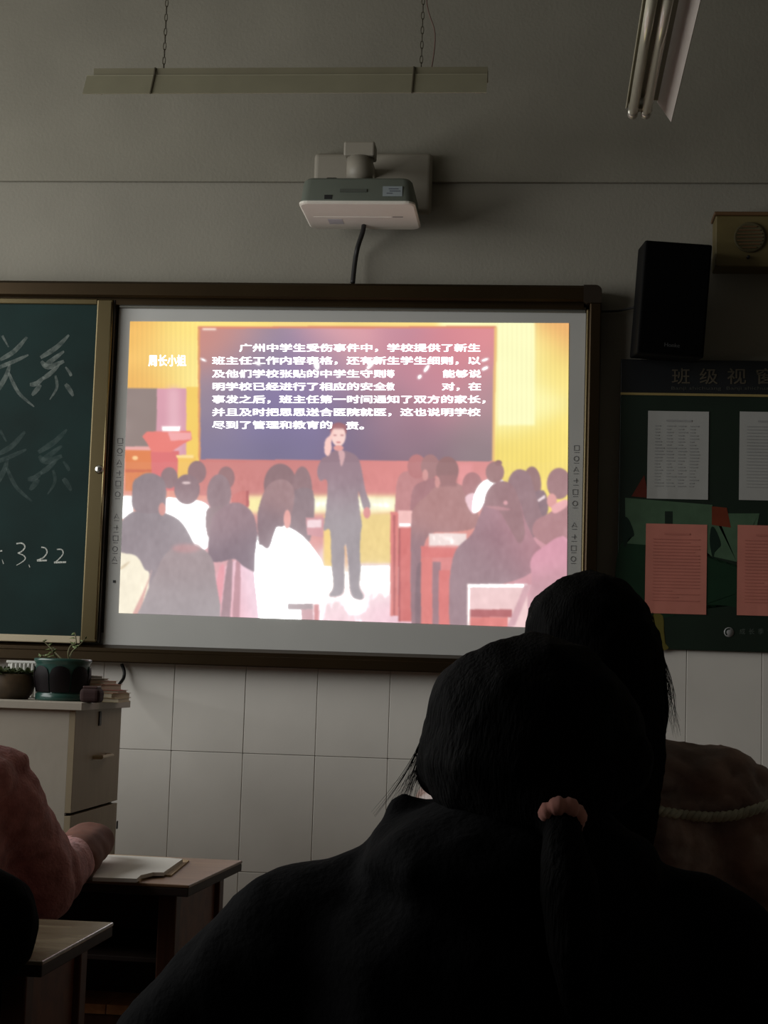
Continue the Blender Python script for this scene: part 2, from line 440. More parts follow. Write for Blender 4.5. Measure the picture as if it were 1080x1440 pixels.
def smoothpoly(poly, k=4):
    P = [Vector((x, y, 0)) for x, y in poly]; n = len(P); out = []
    for i in range(n):
        p0, p1, p2, p3 = P[i-1], P[i], P[(i+1) % n], P[(i+2) % n]
        for j in range(k):
            t = j/k; q = 0.5*((2*p1)+(-p0+p2)*t+(2*p0-5*p1+4*p2-p3)*t*t+(-p0+3*p1-3*p2+p3)*t**3); out.append((q.x, q.y))
    return out
def blur(a, s):
    r = int(3*s)+1; kx = np.exp(-0.5*(np.arange(-r, r+1)/s)**2); kx /= kx.sum()
    for ax in (0, 1):
        pad = [(r, r) if i == ax else (0, 0) for i in range(a.ndim)]
        p = np.pad(a, pad, mode='edge'); out = np.zeros_like(a)
        for i, q in enumerate(kx):
            sl = [slice(None)]*a.ndim; sl[ax] = slice(i, i+a.shape[ax]); out += q*p[tuple(sl)]
        a = out
    return a
def field(pts, s=60):
    W = 0; C = 0
    for x, y, c in pts:
        w_ = np.exp(-((GX-x)**2+(GY-y)**2)/(2*s*s))+1e-9; W = W+w_; C = C+w_[..., None]*np.array(c, float)
    return C/W[..., None]
def paint(mask, col):
    global IMG
    c = np.array(col, float) if not isinstance(col, np.ndarray) else col
    IMG = IMG*(1-mask[..., None])+c*mask[..., None]
def poly(pts, col, sm=True, bl=0.0):
    m = soft(smoothpoly(pts) if sm else pts)
    if bl: m = blur(m, bl)
    paint(m, col)
def ell(x, y, rx, ry, col, bl=0.0):
    m = np.clip((1.0-((GX-x)/rx)**2-((GY-y)/ry)**2)*min(rx, ry)*0.6+0.5, 0, 1)
    if bl: m = blur(m, bl)
    paint(m, col)
def rect(x0, x1, y0, y1, col, bl=0.0): poly([(x0, y0), (x1, y0), (x1, y1), (x0, y1)], col, False, bl)
# room in the picture: yellow wall, dark board, stage
paint(np.ones(GX.shape), field([(190, 470, (246, 186, 88)), (190, 540, (240, 180, 86)), (225, 500, (250, 208, 112)), (262, 500, (255, 240, 150)), (262, 460, (255, 226, 120)), (500, 456, (252, 222, 130)), (725, 500, (255, 252, 188)), (725, 570, (255, 250, 180)), (770, 500, (250, 228, 128)), (796, 458, (240, 168, 96)), (770, 640, (250, 226, 118)), (725, 640, (246, 222, 112)), (640, 700, (230, 150, 140)), (400, 720, (226, 150, 145)), (220, 640, (232, 150, 130)), (300, 800, (226, 170, 175)), (500, 830, (246, 222, 222)), (640, 830, (222, 130, 128)), (780, 830, (210, 150, 160))], 26))
rect(700, 752, 440, 598, (255, 253, 196), 1.2)
stripes = 1+0.022*np.sin(GX*2.1)+0.018*np.sin(GX*0.93+1)
ymask = np.clip((GY < 700)*((GX > 697) | (GX < 279)), 0, 1).astype(float)
IMG = IMG*(1+(stripes-1)*ymask)[..., None]
# left furniture
rect(150, 222, 546, 640, (134, 118, 112)); poly([(221, 546), (264, 546), (262, 640), (219, 640)], (218, 156, 172), False)
rect(236, 252, 546, 640, (232, 180, 192), 4)
rect(262, 280, 544, 660, (248, 208, 96))
rect(176, 216, 631, 690, (226, 122, 66)); rect(176, 213, 628, 633, (236, 170, 165)); ell(190, 644, 4, 3, (255, 210, 150)); rect(176, 216, 660, 664, (205, 96, 60))
poly([(212, 634), (252, 634), (252, 690), (214, 690)], (222, 104, 104), False)
poly([(200, 614), (206, 607), (268, 606), (270, 618), (258, 624), (240, 636), (214, 636), (206, 622)], (236, 118, 108), False)
poly([(236, 608), (269, 608), (269, 618), (240, 620)], (244, 168, 168), False)
poly([(227, 599), (254, 599), (253, 607), (228, 607)], (255, 236, 236), False)
rect(250, 275, 642, 690, (246, 196, 92)); rect(248, 272, 640, 644, (255, 225, 150))
# dark board
bf = field([(285, 466, (206, 128, 112)), (310, 470, (196, 136, 128)), (360, 500, (142, 128, 150)), (350, 560, (116, 108, 160)), (420, 540, (124, 108, 160)), (430, 600, (116, 106, 150)), (300, 560, (146, 128, 140)), (300, 630, (116, 108, 140)), (400, 640, (106, 100, 132)), (490, 466, (238, 168, 172)), (460, 510, (160, 128, 150)), (560, 480, (190, 128, 146)), (640, 480, (214, 126, 136)), (690, 466, (226, 138, 142)), (620, 540, (196, 128, 144)), (560, 590, (160, 118, 136)), (690, 560, (176, 134, 142)), (680, 630, (134, 116, 122)), (580, 640, (122, 98, 112)), (500, 620, (112, 96, 122))], 34)
bmask = soft([(279, 461), (697.5, 460), (693, 649), (280, 646)]); paint(bmask, bf)
poly([(278, 460), (281, 460), (282, 646), (279, 646)], (226, 150, 90), False); poly([(278, 459), (698, 458.5), (698, 461.5), (278, 462)], (222, 128, 96), False)
poly([(695, 460), (699, 460), (695, 650), (692, 650)], (238, 190, 120), False)
rect(285, 304, 461.5, 464, (255, 238, 225), .6)
# wall under the board and stage front
poly([(280, 646), (695, 649), (697, 700), (280, 697)], field([(300, 670, (206, 118, 112)), (420, 670, (200, 116, 112)), (560, 670, (222, 128, 124)), (650, 690, (222, 140, 138))], 60), False)
rect(645, 664, 652, 700, (234, 150, 150), 2)
rect(340, 562, 697, 722, (255, 242, 176), 3); rect(430, 556, 700, 718, (255, 252, 226), 3)
rect(500, 562, 722, 792, (242, 214, 140), 1.5); rect(455, 470, 725, 800, (250, 214, 130), 1)
poly([(440, 796), (562, 796), (600, 884), (420, 880)], field([(480, 800, (255, 250, 240)), (540, 800, (255, 252, 244)), (500, 860, (248, 214, 222)), (545, 870, (246, 206, 218))], 24), False)
ell(500, 850, 14, 14, (255, 240, 240), 4)
# audience, left block
G1 = (128, 116, 122); G2 = (140, 132, 136)
ell(277, 664, 13, 16, (134, 102, 106)); ell(238, 672, 12, 15, (132, 104, 108)); ell(213, 682, 13, 14, (138, 110, 112)); ell(318, 672, 12, 16, (138, 100, 102))
poly([(325, 700), (345, 690), (350, 712), (335, 720)], (206, 110, 104)); rect(346, 350, 690, 712, (176, 84, 84))
ell(394, 682, 23, 30, (128, 98, 102)); ell(425, 690, 14, 34, (134, 104, 108)); poly([(404, 700), (440, 690), (436, 760), (410, 770)], (128, 108, 114))
rect(168, 188, 697, 730, (255, 253, 250), .6)
poly([(232, 703), (246, 700), (284, 705), (297, 722), (292, 770), (272, 766), (250, 752), (232, 735)], (255, 250, 250))
ell(263, 688, 18, 21, (130, 104, 110)); ell(262, 679, 6, 2, (225, 200, 200))
ell(308, 694, 17, 27, (136, 112, 118)); poly([(290, 720), (305, 712), (325, 716), (335, 760), (296, 760)], (138, 116, 120))
poly([(168, 742), (178, 726), (196, 718), (232, 722), (255, 735), (272, 764), (280, 785), (255, 830), (215, 830), (196, 800), (186, 784), (166, 786)], field([(190, 740, (126, 116, 122)), (250, 790, (136, 126, 132))], 40))
ell(210, 692, 24, 27, (132, 112, 116)); poly([(186, 690), (190, 674), (210, 667), (230, 674), (233, 700), (228, 720), (190, 718)], (126, 112, 118)); ell(228, 716, 5, 9, (214, 140, 130))
poly([(150, 784), (180, 779), (194, 784), (203, 800), (210, 812), (198, 880), (150, 880)], (252, 242, 218)); poly([(170, 797), (183, 789), (176, 797), (170, 801)], (222, 204, 170))
poly([(180, 880), (205, 824), (214, 800), (200, 850), (196, 880)], (222, 170, 160))
poly([(296, 884), (302, 822), (312, 800), (360, 786), (384, 884)], field([(320, 860, (236, 180, 190)), (360, 850, (248, 214, 228))], 20)); poly([(300, 850), (308, 800), (316, 800), (308, 860)], (238, 160, 170)); poly([(310, 880), (320, 790), (327, 790), (322, 880)], (150, 118, 126)); poly([(327, 880), (332, 790), (338, 790), (336, 880)], (184, 130, 140))
poly([(292, 784), (296, 740), (303, 722), (326, 707), (346, 712), (360, 735), (364, 800), (345, 798), (330, 786), (312, 790), (296, 790)], field([(320, 730, (142, 114, 122)), (330, 780, (108, 92, 104))], 24))
poly([(196, 884), (202, 845), (218, 808), (232, 780), (252, 768), (276, 768), (296, 782), (303, 812), (302, 884)], field([(250, 790, (146, 130, 132)), (250, 850, (150, 144, 146))], 30)); ell(262, 771, 20, 6, (176, 130, 132), 2)
poly([(364, 748), (384, 742), (398, 738), (424, 752), (444, 775), (457, 800), (459, 822), (452, 846), (434, 850), (424, 884), (372, 882), (360, 830), (358, 790)], (255, 254, 254)); ell(440, 810, 16, 22, (255, 238, 242), 5)
poly([(364, 762), (362, 724), (372, 690), (386, 676), (404, 676), (414, 692), (410, 722), (398, 740), (388, 742), (378, 770), (368, 766)], field([(390, 690, (152, 118, 120)), (372, 745, (120, 98, 106))], 20)); ell(404, 730, 5, 13, (238, 168, 160))
poly([(430, 728), (456, 728), (454, 756), (432, 752)], (214, 150, 156), False); rect(432, 452, 731, 742, (250, 222, 226), .5)
rect(405, 440, 849, 857, (150, 130, 134)); rect(404, 424, 857, 880, (255, 248, 250)); rect(442, 448, 850, 884, (206, 120, 122)); rect(424, 440, 857, 884, (200, 150, 156))
# audience, right block
R1 = (220, 112, 106)
poly([(556, 706), (560, 672), (575, 662), (602, 668), (604, 720), (560, 724)], (190, 124, 124)); ell(586, 656, 13, 17, (182, 112, 112))
poly([(577, 722), (580, 690), (592, 678), (616, 676), (614, 740), (582, 746)], (160, 108, 112)); ell(605, 656, 13, 17, (158, 112, 112)); ell(598, 668, 4, 8, (214, 150, 146))
rect(549, 560, 720, 866, (224, 120, 114)); rect(560, 580, 718, 742, (248, 196, 192)); rect(561, 579, 736, 740, (255, 240, 240)); rect(562, 580, 742, 874, (214, 104, 100)); rect(560, 563, 742, 874, (170, 78, 80)); rect(553, 556, 724, 866, (176, 84, 84))
poly([(579, 880), (578, 740), (584, 712), (600, 697), (616, 682), (644, 680), (664, 698), (673, 724), (668, 742), (640, 748), (604, 752), (594, 790), (592, 880)], field([(625, 715, (168, 118, 116)), (588, 800, (142, 110, 118))], 28)); poly([(584, 880), (586, 800), (596, 800), (594, 880)], (120, 96, 104))
ell(629, 662, 16, 20, (140, 100, 100)); rect(618, 642, 668, 684, (150, 104, 104), 1); ell(615, 678, 3.5, 8, (210, 146, 142))
rect(592, 648, 768, 784, (222, 112, 108)); rect(592, 608, 784, 884, (224, 118, 112)); rect(608, 620, 790, 884, (150, 112, 120)); rect(617, 634, 802, 884, (220, 112, 108)); rect(603, 656, 750, 769, (246, 226, 222)); rect(603, 656, 767, 770, (232, 160, 156))
ell(664, 682, 14, 18, (166, 110, 112)); poly([(654, 700), (668, 694), (676, 714), (664, 722)], (244, 206, 214))
poly([(664, 718), (668, 692), (680, 676), (700, 672), (712, 682), (704, 700), (684, 708), (672, 720)], (255, 250, 250)); ell(696, 664, 13, 15, (150, 110, 110)); ell(701, 651, 5, 4, (140, 100, 100))
ell(748, 682, 13, 26, (142, 106, 106)); poly([(742, 700), (765, 690), (770, 722), (748, 730)], (130, 104, 112)); poly([(756, 703), (766, 696), (767, 700), (757, 706)], (250, 230, 232), False)
poly([(712, 700), (716, 672), (728, 660), (744, 666), (752, 690), (760, 720), (768, 740), (740, 760), (716, 740)], (142, 110, 116))
poly([(750, 752), (752, 734), (768, 724), (800, 710), (802, 774), (772, 768)], (172, 122, 126)); ell(786, 680, 17, 22, (152, 112, 114)); ell(776, 704, 7, 10, (226, 160, 156)); poly([(776, 712), (796, 702), (797, 712), (780, 722)], (238, 178, 180))
poly([(632, 832), (634, 800), (642, 772), (664, 750), (676, 720), (688, 700), (726, 700), (738, 730), (752, 760), (762, 776), (746, 806), (704, 822), (668, 826), (656, 884), (634, 884)], field([(700, 760, (146, 108, 118)), (670, 800, (150, 122, 130)), (740, 740, (178, 124, 134))], 26))
poly([(682, 712), (686, 690), (702, 677), (720, 682), (732, 710), (738, 750), (730, 764), (718, 745), (700, 716)], (146, 108, 112)); ell(711, 707, 3, 3, (220, 160, 166)); poly([(682, 712), (706, 718), (718, 716), (700, 712)], (178, 126, 132))
poly([(716, 884), (734, 862), (748, 820), (746, 790), (760, 772), (800, 760), (804, 884)], field([(770, 780, (222, 156, 174)), (780, 830, (190, 140, 150)), (740, 870, (214, 170, 178))], 22))
rect(659, 742, 822, 884, (242, 206, 206)); rect(657, 742, 821, 826, (255, 246, 244)); rect(657, 661, 822, 884, (255, 236, 234)); rect(661, 720, 857, 868, (176, 92, 94)); rect(661, 714, 868, 884, (226, 122, 116)); poly([(738, 822), (748, 822), (724, 880), (712, 884)], (214, 168, 176), False)
# lecturer
suit = field([(480, 660, (140, 112, 124)), (480, 740, (152, 146, 150)), (480, 820, (142, 136, 142))], 34)
poly([(446, 662), (452, 646), (462, 640), (470, 634), (486, 634), (502, 642), (508, 658), (514, 690), (521, 712), (512, 717), (504, 690), (505, 710), (509, 738), (508, 744), (506, 770), (507, 800), (505, 824), (511, 838), (508, 843), (497, 840), (492, 826), (490, 795), (486, 764), (484, 795), (484, 824), (480, 836), (466, 839), (464, 835), (469, 824), (466, 790), (464, 746), (455, 745), (459, 712), (460, 676), (450, 676)], suit)
poly([(484.5, 768), (486.5, 766), (489, 790), (491, 822), (485, 826), (485, 800)], field([(487, 775, (236, 190, 150)), (487, 820, (255, 246, 240))], 14), False)
poly([(476, 634), (483, 634), (485, 642), (480, 656), (477, 642)], (214, 170, 172)); ell(516, 721, 5, 8, (226, 146, 142))
ell(476, 606, 11.5, 12, (150, 92, 100)); ell(476, 613, 10, 14.5, (252, 216, 208)); rect(466, 487, 597, 603, (158, 98, 104), 1); ell(471, 612, 2.4, 1.2, (190, 130, 130)); ell(481, 612, 2.4, 1.2, (190, 130, 130)); ell(476, 622, 3.2, 1.2, (204, 122, 122)); ell(476, 630, 7, 4, (232, 160, 152))
poly([(456, 628), (458, 618), (464, 612), (468, 604), (470, 608), (466, 620), (466, 632), (462, 641), (457, 638)], (252, 206, 198))
# pen-like glare streaks over the board
for x, y, a, l, w_ in ((600, 518, -55, 7, 2.6), (590, 530, -45, 4, 2.6), (682, 506, -20, 6, 2), (682, 518, -25, 5.5, 2.4), (445, 513, 80, 8, 4), (522, 512, -50, 10, 3), (286, 506, 25, 5, 1.8), (362, 511, 30, 5, 2.4)):
    ca, sa = math.cos(math.radians(a)), math.sin(math.radians(a))
    poly([(x+ca*l*math.cos(t)-sa*w_*math.sin(t), y+sa*l*math.cos(t)+ca*w_*math.sin(t)) for t in [i*math.pi/6 for i in range(12)]], (255, 252, 252), True, .5)
# soft veil of stray light and fine mottling of the video picture
rng = np.random.default_rng(3)
def nz(sx, sy): return blur1(rng.normal(0, 1, GX.shape), sx, sy)
def blur1(a, sx, sy):
    a = blur_ax(a, sy, 0); a = blur_ax(a, sx, 1); return a/a.std()
def blur_ax(a, s, ax):
    r = int(3*s)+1; kx = np.exp(-0.5*(np.arange(-r, r+1)/s)**2); kx /= kx.sum()
    p = np.pad(a, [(r, r) if i == ax else (0, 0) for i in range(2)], mode='edge'); out = np.zeros_like(a)
    for i, q in enumerate(kx): out += q*(p[i:i+a.shape[0], :] if ax == 0 else p[:, i:i+a.shape[1]])
    return out
below = np.clip((GY-655)/20, 0, 1)
IMG = IMG+((nz(5, 9)*1.8+nz(1.5, 2.5)*2.0)*below+nz(12, 8)*1.2)[..., None]
brightp = np.clip((IMG.min(axis=2)-205)/50, 0, 1)
veil = blur(brightp, 16)*0.55+blur(brightp, 5)*0.22
hz_ = (0.15+0.10*np.clip((GY-640)/200, 0, 1)*np.clip((620-GX)/150, 0, 1)+0.05*(GY > 650))
hz_ = hz_*np.clip((238-IMG.mean(axis=2))/90, 0, 1)
IMG = IMG*(1-hz_[..., None])+np.array([226, 208, 212])*hz_[..., None]
IMG = IMG+(255-IMG)*np.clip(veil*0.5, 0, .7)[..., None]
IMG = np.clip(blur(IMG, 0.8), 0, 255)
# over-exposed whites give off more light than the picture can show
Ln = np.where(IMG/255 <= 0.04045, IMG/255/12.92, ((np.clip(IMG, 0, 255)/255+0.055)/1.055)**2.4)
hot = np.clip((IMG.min(axis=2)-225)/30, 0, 1)
Ln = Ln*(1+2.0*hot[..., None])
PY = YB-0.0015
verts = []
for j in range(NY):
    for i in range(NX):
        verts.append(tuple(at(GX[j, i], GY[j, i], PY)))
faces = [(j*NX+i, j*NX+i+1, (j+1)*NX+i+1, (j+1)*NX+i) for j in range(NY-1) for i in range(NX-1)]
pm = bpy.data.meshes.new('projected_picture')
org = at(485, 660, PY)
va = np.array(verts)-np.array(org)
pm.from_pydata(va.tolist(), [], faces)
ca = pm.color_attributes.new('picture', 'FLOAT_COLOR', 'POINT')
ca.data.foreach_set('color', np.concatenate([Ln.reshape(-1, 3), np.ones((NX*NY, 1))], axis=1).astype(np.float32).ravel())
em = bpy.data.materials.new('projected_light'); em.use_nodes = True
N = em.node_tree.nodes; K = em.node_tree.links; b = N['Principled BSDF']
at_n = N.new('ShaderNodeAttribute'); at_n.attribute_name = 'picture'
b.inputs['Base Color'].default_value = (0.02, 0.02, 0.02, 1); b.inputs['Roughness'].default_value = 0.5; b.inputs['Specular IOR Level'].default_value = 0.1
K.new(at_n.outputs['Color'], b.inputs['Emission Color']); b.inputs['Emission Strength'].default_value = 1.0
pic = bpy.data.objects.new('projected_picture', pm); COL.objects.link(pic); pm.materials.append(em)
pic.parent = iw; pic.location = org-world_loc(iw)
pic['label'] = 'bright projected picture of a lecturer before a seated audience'
white_e = emit('projected_white', (1, 0.98, 0.99, 1), 2.6)
TY = PY-0.0012
def row(body, x0, x1, yc, h=11.8, w_=0.030):
    n = len(body)
    for i, ch in enumerate(body):      # every character a part of its own
        xa = x0+(x1-x0)*i/n; xb = x0+(x1-x0)*(i+1)/n; bm = bmesh.new()
        add_text(bm, ch, lambda s, t: at(xa+(xb-xa)*s, yc+h/2-(t+0.12)*h, TY), w_, 0, 1, 0, 1)
        if len(bm.verts): bobj('character', bm, white_e, pic)
        else: bm.free()
P_ = 18.9
def rows(body, x0, yc): row(body, x0, x0+P_*len(body), yc)
rows('广州中学生受伤事件中，学校提供了新生', 336, 489)
rows('班主任工作内容表格，还有新生学生细则，以', 298, 507)
rows('及他们学校张贴的中学生守则', 298, 525.5); row('等', 543.5, 555, 525.5); row('能够说', 622, 677, 525.5)
rows('明学校已经进行了相应的安全', 298, 543.5); row('教', 543.5, 555, 543.5); row('对，在', 621, 677, 543.5)
rows('事发之后，班主任第一时间通知了双方的家长，', 298, 561.5)
rows('并且及时把思思送合医院就医，这也说明学校', 298, 579.5)
rows('尽到了管理和教育的', 298, 597.5); rows('责。', 486, 598.5)
row('周长小姐', 208.5, 262, 507, 17)
# ------------------------------------------------------------------ projector, bracket
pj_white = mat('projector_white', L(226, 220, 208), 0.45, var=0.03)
pj_shade = mat('projector_shaded', L(104, 110, 100), 0.5, var=0.05)  # poor light on the front face is put into this body colour
blk = mat('black_plastic', L(22, 22, 22), 0.5, var=0.1)
cable_m = mat('black_cable', L(26, 25, 24), 0.55, var=0.05)
dp = -0.41; db = -0.10
zu = at(500, 285, dp).z                       # underside
px0 = at(419, 284, dp).x; px1 = at(583, 284, dp).x
zt = at(500, 248, dp).z
pj = thing('projector', 'white wall-mounted projector hanging over the whiteboard', 'projector', ((px0+px1)/2, (dp+db)/2, zu))
xm = (px0+px1)/2; hw_ = (px1-px0)/2
# body: front face with sloped upper edges, wider light underside
bm = bmesh.new()
def slab(bm, secs):
    rings = []
    for (hx, y0, y1, z, r) in secs:
        ring = []
        for cx, cy, a0 in ((hx-r, y1-r, 0), (-hx+r, y1-r, 90), (-hx+r, y0+r, 180), (hx-r, y0+r, 270)):
            for q in range(5):
                a = math.radians(a0+q*22.5); ring.append(bm.verts.new((xm+cx+r*math.cos(a), cy+r*math.sin(a), z)))
        rings.append(ring)
    n = len(rings[0])
    for a, c in zip(rings[:-1], rings[1:]):
        for i in range(n): bm.faces.new((a[i], a[(i+1) % n], c[(i+1) % n], c[i]))
    bm.faces.new(rings[0][::-1]); bm.faces.new(rings[-1])
slab(bm, [(hw_, dp, db, zu+0.005, 0.03), (hw_-0.004, dp+0.004, db, zu+0.012, 0.03), (hw_-0.012, dp+0.010, db, zt-0.01, 0.03), (hw_-0.02, dp+0.02, db-0.01, zt, 0.03)])
bobj('body', bm, pj_shade, pj, True)
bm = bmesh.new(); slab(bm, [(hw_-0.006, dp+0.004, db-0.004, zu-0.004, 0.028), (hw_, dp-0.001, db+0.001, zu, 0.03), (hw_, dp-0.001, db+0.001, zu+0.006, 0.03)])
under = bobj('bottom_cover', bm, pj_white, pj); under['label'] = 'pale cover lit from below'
p = at(480, 303, dp+0.16)
box('cover_seam', px0+0.03, px1-0.09, dp+0.150, dp+0.153, zu-0.0055, zu-0.0035, mat('seam_white', L(245, 240, 230), 0.3), under)
box('indicator_panel', px0+0.075, px0+0.125, dp+0.18, dp+0.24, zu-0.0048, zu-0.0036, mat('panel_grey', L(186, 184, 188), 0.5), under, 0.0003)
box('maker_mark', px1-0.085, px1-0.05, dp+0.146, dp+0.153, zu-0.005, zu-0.0036, mat('grey_ink', L(120, 116, 112), 0.6), under)
y_ = dp+0.0045
s0 = at(538, 276, y_); s1 = at(566, 262, y_)
stk = box('sticker', s0.x, s1.x, y_-0.001, y_+0.006, s0.z, s1.z, mat('sticker_paper', L(132, 140, 142), 0.6), pj)
bm = bmesh.new()
for i, (a, c_) in enumerate(((0.2, 0.5), (0.35, 0.9), (0.3, 0.8))):
    zz = s0.z+(s1.z-s0.z)*(0.25+0.22*i); add_box(bm, s0.x+(s1.x-s0.x)*a, s0.x+(s1.x-s0.x)*c_, y_-0.0016, y_-0.0008, zz, zz+0.003)
bobj('sticker_print', bm, mat('print_grey', L(80, 84, 92), 0.6), stk)
h0 = at(456, 280, y_); h1 = at(467, 274, y_); box('receiver_window', h0.x, h1.x, y_-0.001, y_+0.008, h0.z, h1.z, blk, pj)
h0 = at(478, 270, y_); h1 = at(516, 266, y_+0.002); box('name_plate', h0.x, h1.x, y_-0.001, y_+0.010, h0.z, h1.z, mat('plate_dark', L(74, 78, 70), 0.5), pj)
# bracket on the wall, arm, head
br_m = mat('bracket_white', L(146, 140, 127), 0.5, var=0.05)
a0 = at(440, 302, -0.04); a1 = at(609, 217, -0.04)
br = thing('projector_bracket', 'pale metal wall bracket carrying the projector', 'bracket', ((a0.x+a1.x)/2, -0.04, a0.z))
bm = bmesh.new(); add_box(bm, a0.x, a1.x, -0.062, -0.0281, a0.z, a1.z, 0.016, seg=4)
bobj('wall_plate', bm, br_m, br)
# the lower half reaches back to the wall under the beam
box('spacer', a0.x+0.03, a1.x-0.03, -0.03, -0.0005, a0.z+0.02, 2.932, br_m, br)
ya = dp+0.10
c0 = at(484, 221, ya); c1 = at(528, 201, ya); xa = (c0.x+c1.x)/2
box('arm', xa-0.028, xa+0.028, ya, -0.055, c0.z+0.004, c0.z+0.038, br_m, br, 0.004)
box('arm_end', c0.x, c1.x, ya-0.02, ya+0.06, c0.z, c1.z, br_m, br, 0.006)
zt_ = zt
lathe('neck', [(0.0001, c0.z-zt_+0.001), (0.045, c0.z-zt_+0.001), (0.045, 0.03), (0.036, 0.022), (0.036, 0.012), (0.062, 0.010), (0.062, 0.003), (0.0001, 0.003)], (xa, ya+0.02, zt_), br_m, br, 28)
q = at(468, 247, ya)
box('adjusting_plate', q.x-0.008, xa+0.10, ya-0.03, ya+0.06, zt_, zt_+0.006, mat('dark_metal', L(46, 44, 38), 0.5, 0.4), br, 0.002)
box('lever', q.x-0.015, q.x+0.02, ya-0.045, ya-0.02, zt_+0.0, zt_+0.014, MATS['dark_metal'], br, 0.003)
# cable from projector to board
cp = catmull([at(512, 300, -0.2), at(511, 322, -0.14), at(503, 348, -0.06), at(499, 370, -0.05), at(496, 398, -0.06)], 6)
tag(tube('projector_cable', cp, 0.0085, cable_m), 'thick black cable hanging from the projector to the board frame', 'cable')

# ------------------------------------------------------------------ loudspeaker
sp_m = mat('speaker_black', L(9, 9, 9), 0.7, spec=0.15, var=0.1, bump=0.1, bscale=200)
sp_cl = mat('speaker_cloth', L(6, 6, 6), 0.95, spec=0.05, var=0.2, scale=300, bump=0.3, bscale=400)
FY = -0.26
c = at(949, 420, FY); W_, H_, D_ = 0.222, 0.375, 0.20
spk = thing('loudspeaker', 'black box loudspeaker tilted on the wall beside the board frame', 'loudspeaker', c)
M = Matrix.Translation(c) @ Matrix.Rotation(math.radians(3.2), 4, 'Y') @ Matrix.Rotation(math.radians(6), 4, 'X') @ Matrix.Rotation(math.radians(4), 4, 'Z')
bm = bmesh.new(); add_box(bm, -W_/2, W_/2, 0.012, D_, -H_/2, H_/2, 0.006, M); bobj('cabinet', bm, sp_m, spk)
bm = bmesh.new(); add_box(bm, -W_/2+0.004, W_/2-0.004, 0.0, 0.014, -H_/2+0.004, H_/2-0.004, 0.005, M); gr = bobj('grille', bm, sp_cl, spk)
bm = bmesh.new()
add_text(bm, 'Honke', lambda s, t: M @ Vector((-0.022+0.05*s, -0.001, -H_/2+0.028+0.013*t)), 0.01)
bobj('maker_name', bm, mat('badge_grey', L(56, 56, 56), 0.5), gr)
bm = bmesh.new(); add_box(bm, -0.04, 0.04, D_-0.002, D_+0.012, -0.06, 0.06, 0.003, M); wb_ = M @ Vector((0, D_, 0)); add_box(bm, wb_.x-0.02, wb_.x+0.02, wb_.y, -0.0005, wb_.z-0.03, wb_.z+0.03); bobj('wall_mount', bm, MATS['dark_metal'], spk)
sc_ = catmull([at(846, 438, -0.03), at(870, 437, -0.02), at(896, 432, -0.08), M @ Vector((-0.09, D_-0.03, -0.03))], 6)
tag(tube('speaker_wire', sc_, 0.004, cable_m), 'thin dark wire running from the board frame to the loudspeaker', 'wire')

# ------------------------------------------------------------------ old intercom box
ib_m = wood('old_varnish', L(92, 80, 46), L(108, 96, 58), 0.5, 2.0, (1, 6, 6))
i0 = at(1006, 374, -0.11); i1 = at(1102, 298, -0.11)
ib = thing('intercom_speaker_box', 'small yellowish wooden wall speaker box with a round grille', 'speaker box', ((i0.x+i1.x)/2, -0.06, i0.z))
box('case', i0.x, i1.x, -0.105, -0.0005, i0.z, i1.z-0.012, ib_m, ib, 0.004)
box('lid', i0.x-0.006, i1.x+0.006, -0.115, -0.0005, i1.z-0.013, i1.z, wood('dark_varnish', L(84, 58, 36), L(104, 76, 46), 0.5, 2.0, (1, 6, 6)), ib, 0.003)
ic = at(1054, 334, -0.106)
gl_ = lathe('round_grille', [(0.0001, -0.004), (0.046, -0.004), (0.052, -0.007), (0.052, 0.004), (0.0001, 0.004)], ic, mat('grille_olive', L(74, 66, 38), 0.8, var=0.2, scale=200), ib, 36, 'Y')
bm = bmesh.new()
for i in range(-3, 4):
    hh = math.sqrt(max(0.0, 0.043**2-(i*0.012)**2)); add_box(bm, ic.x-hh, ic.x+hh, ic.y-0.0075, ic.y-0.003, ic.z+i*0.012-0.002, ic.z+i*0.012+0.002)
bobj('grille_bars', bm, MATS['dark_varnish'], gl_)
lathe('knob', [(0.0001, -0.012), (0.005, -0.012), (0.006, 0.0), (0.0001, 0.0)], at(1052, 362, -0.105), blk, ib, 16, 'Y')

# ------------------------------------------------------------------ class notice board
NYF = -0.03
nb0 = at(869, 913, NYF); nbt = at(872, 505, NYF); nbx0 = at(870, 700, NYF).x; nbx1 = nbx0+0.735
nz0 = at(1000, 915, NYF).z; nz1 = nbt.z
nb = thing('notice_board', 'dark green class notice board with pinned sheets below the loudspeaker', 'notice board', ((nbx0+nbx1)/2, NYF, nz0))
nb_green = mat('notice_green', L(19, 36, 24), 0.5, var=0.3, scale=3.0)
nb_navy = mat('notice_navy', L(14, 17, 20), 0.5, var=0.2, scale=4)
gold = mat('gold_line', L(170, 150, 96), 0.4, 0.3)
zl = at(960, 555, NYF).z
box('panel', nbx0, nbx1, NYF, -0.0125, nz0, zl, nb_green, nb, 0.002)
hd = box('header', nbx0, nbx1, NYF-0.002, -0.0125, zl, nz1, nb_navy, nb, 0.002)
box('gold_strip', nbx0, nbx1, NYF-0.004, NYF+0.002, zl-0.004, zl+0.004, gold, nb)
for ch, xa_, xb_ in (('班', 945, 970), ('级', 984, 1009), ('视', 1023, 1049), ('窗', 1064, 1090)):
    bm = bmesh.new(); add_text(bm, ch, px_rect(xa_, xb_, 518, 540, NYF-0.0035), 0.012)
    bobj('title_character', bm, mat('title_ink', L(74, 67, 54), 0.5), hd)
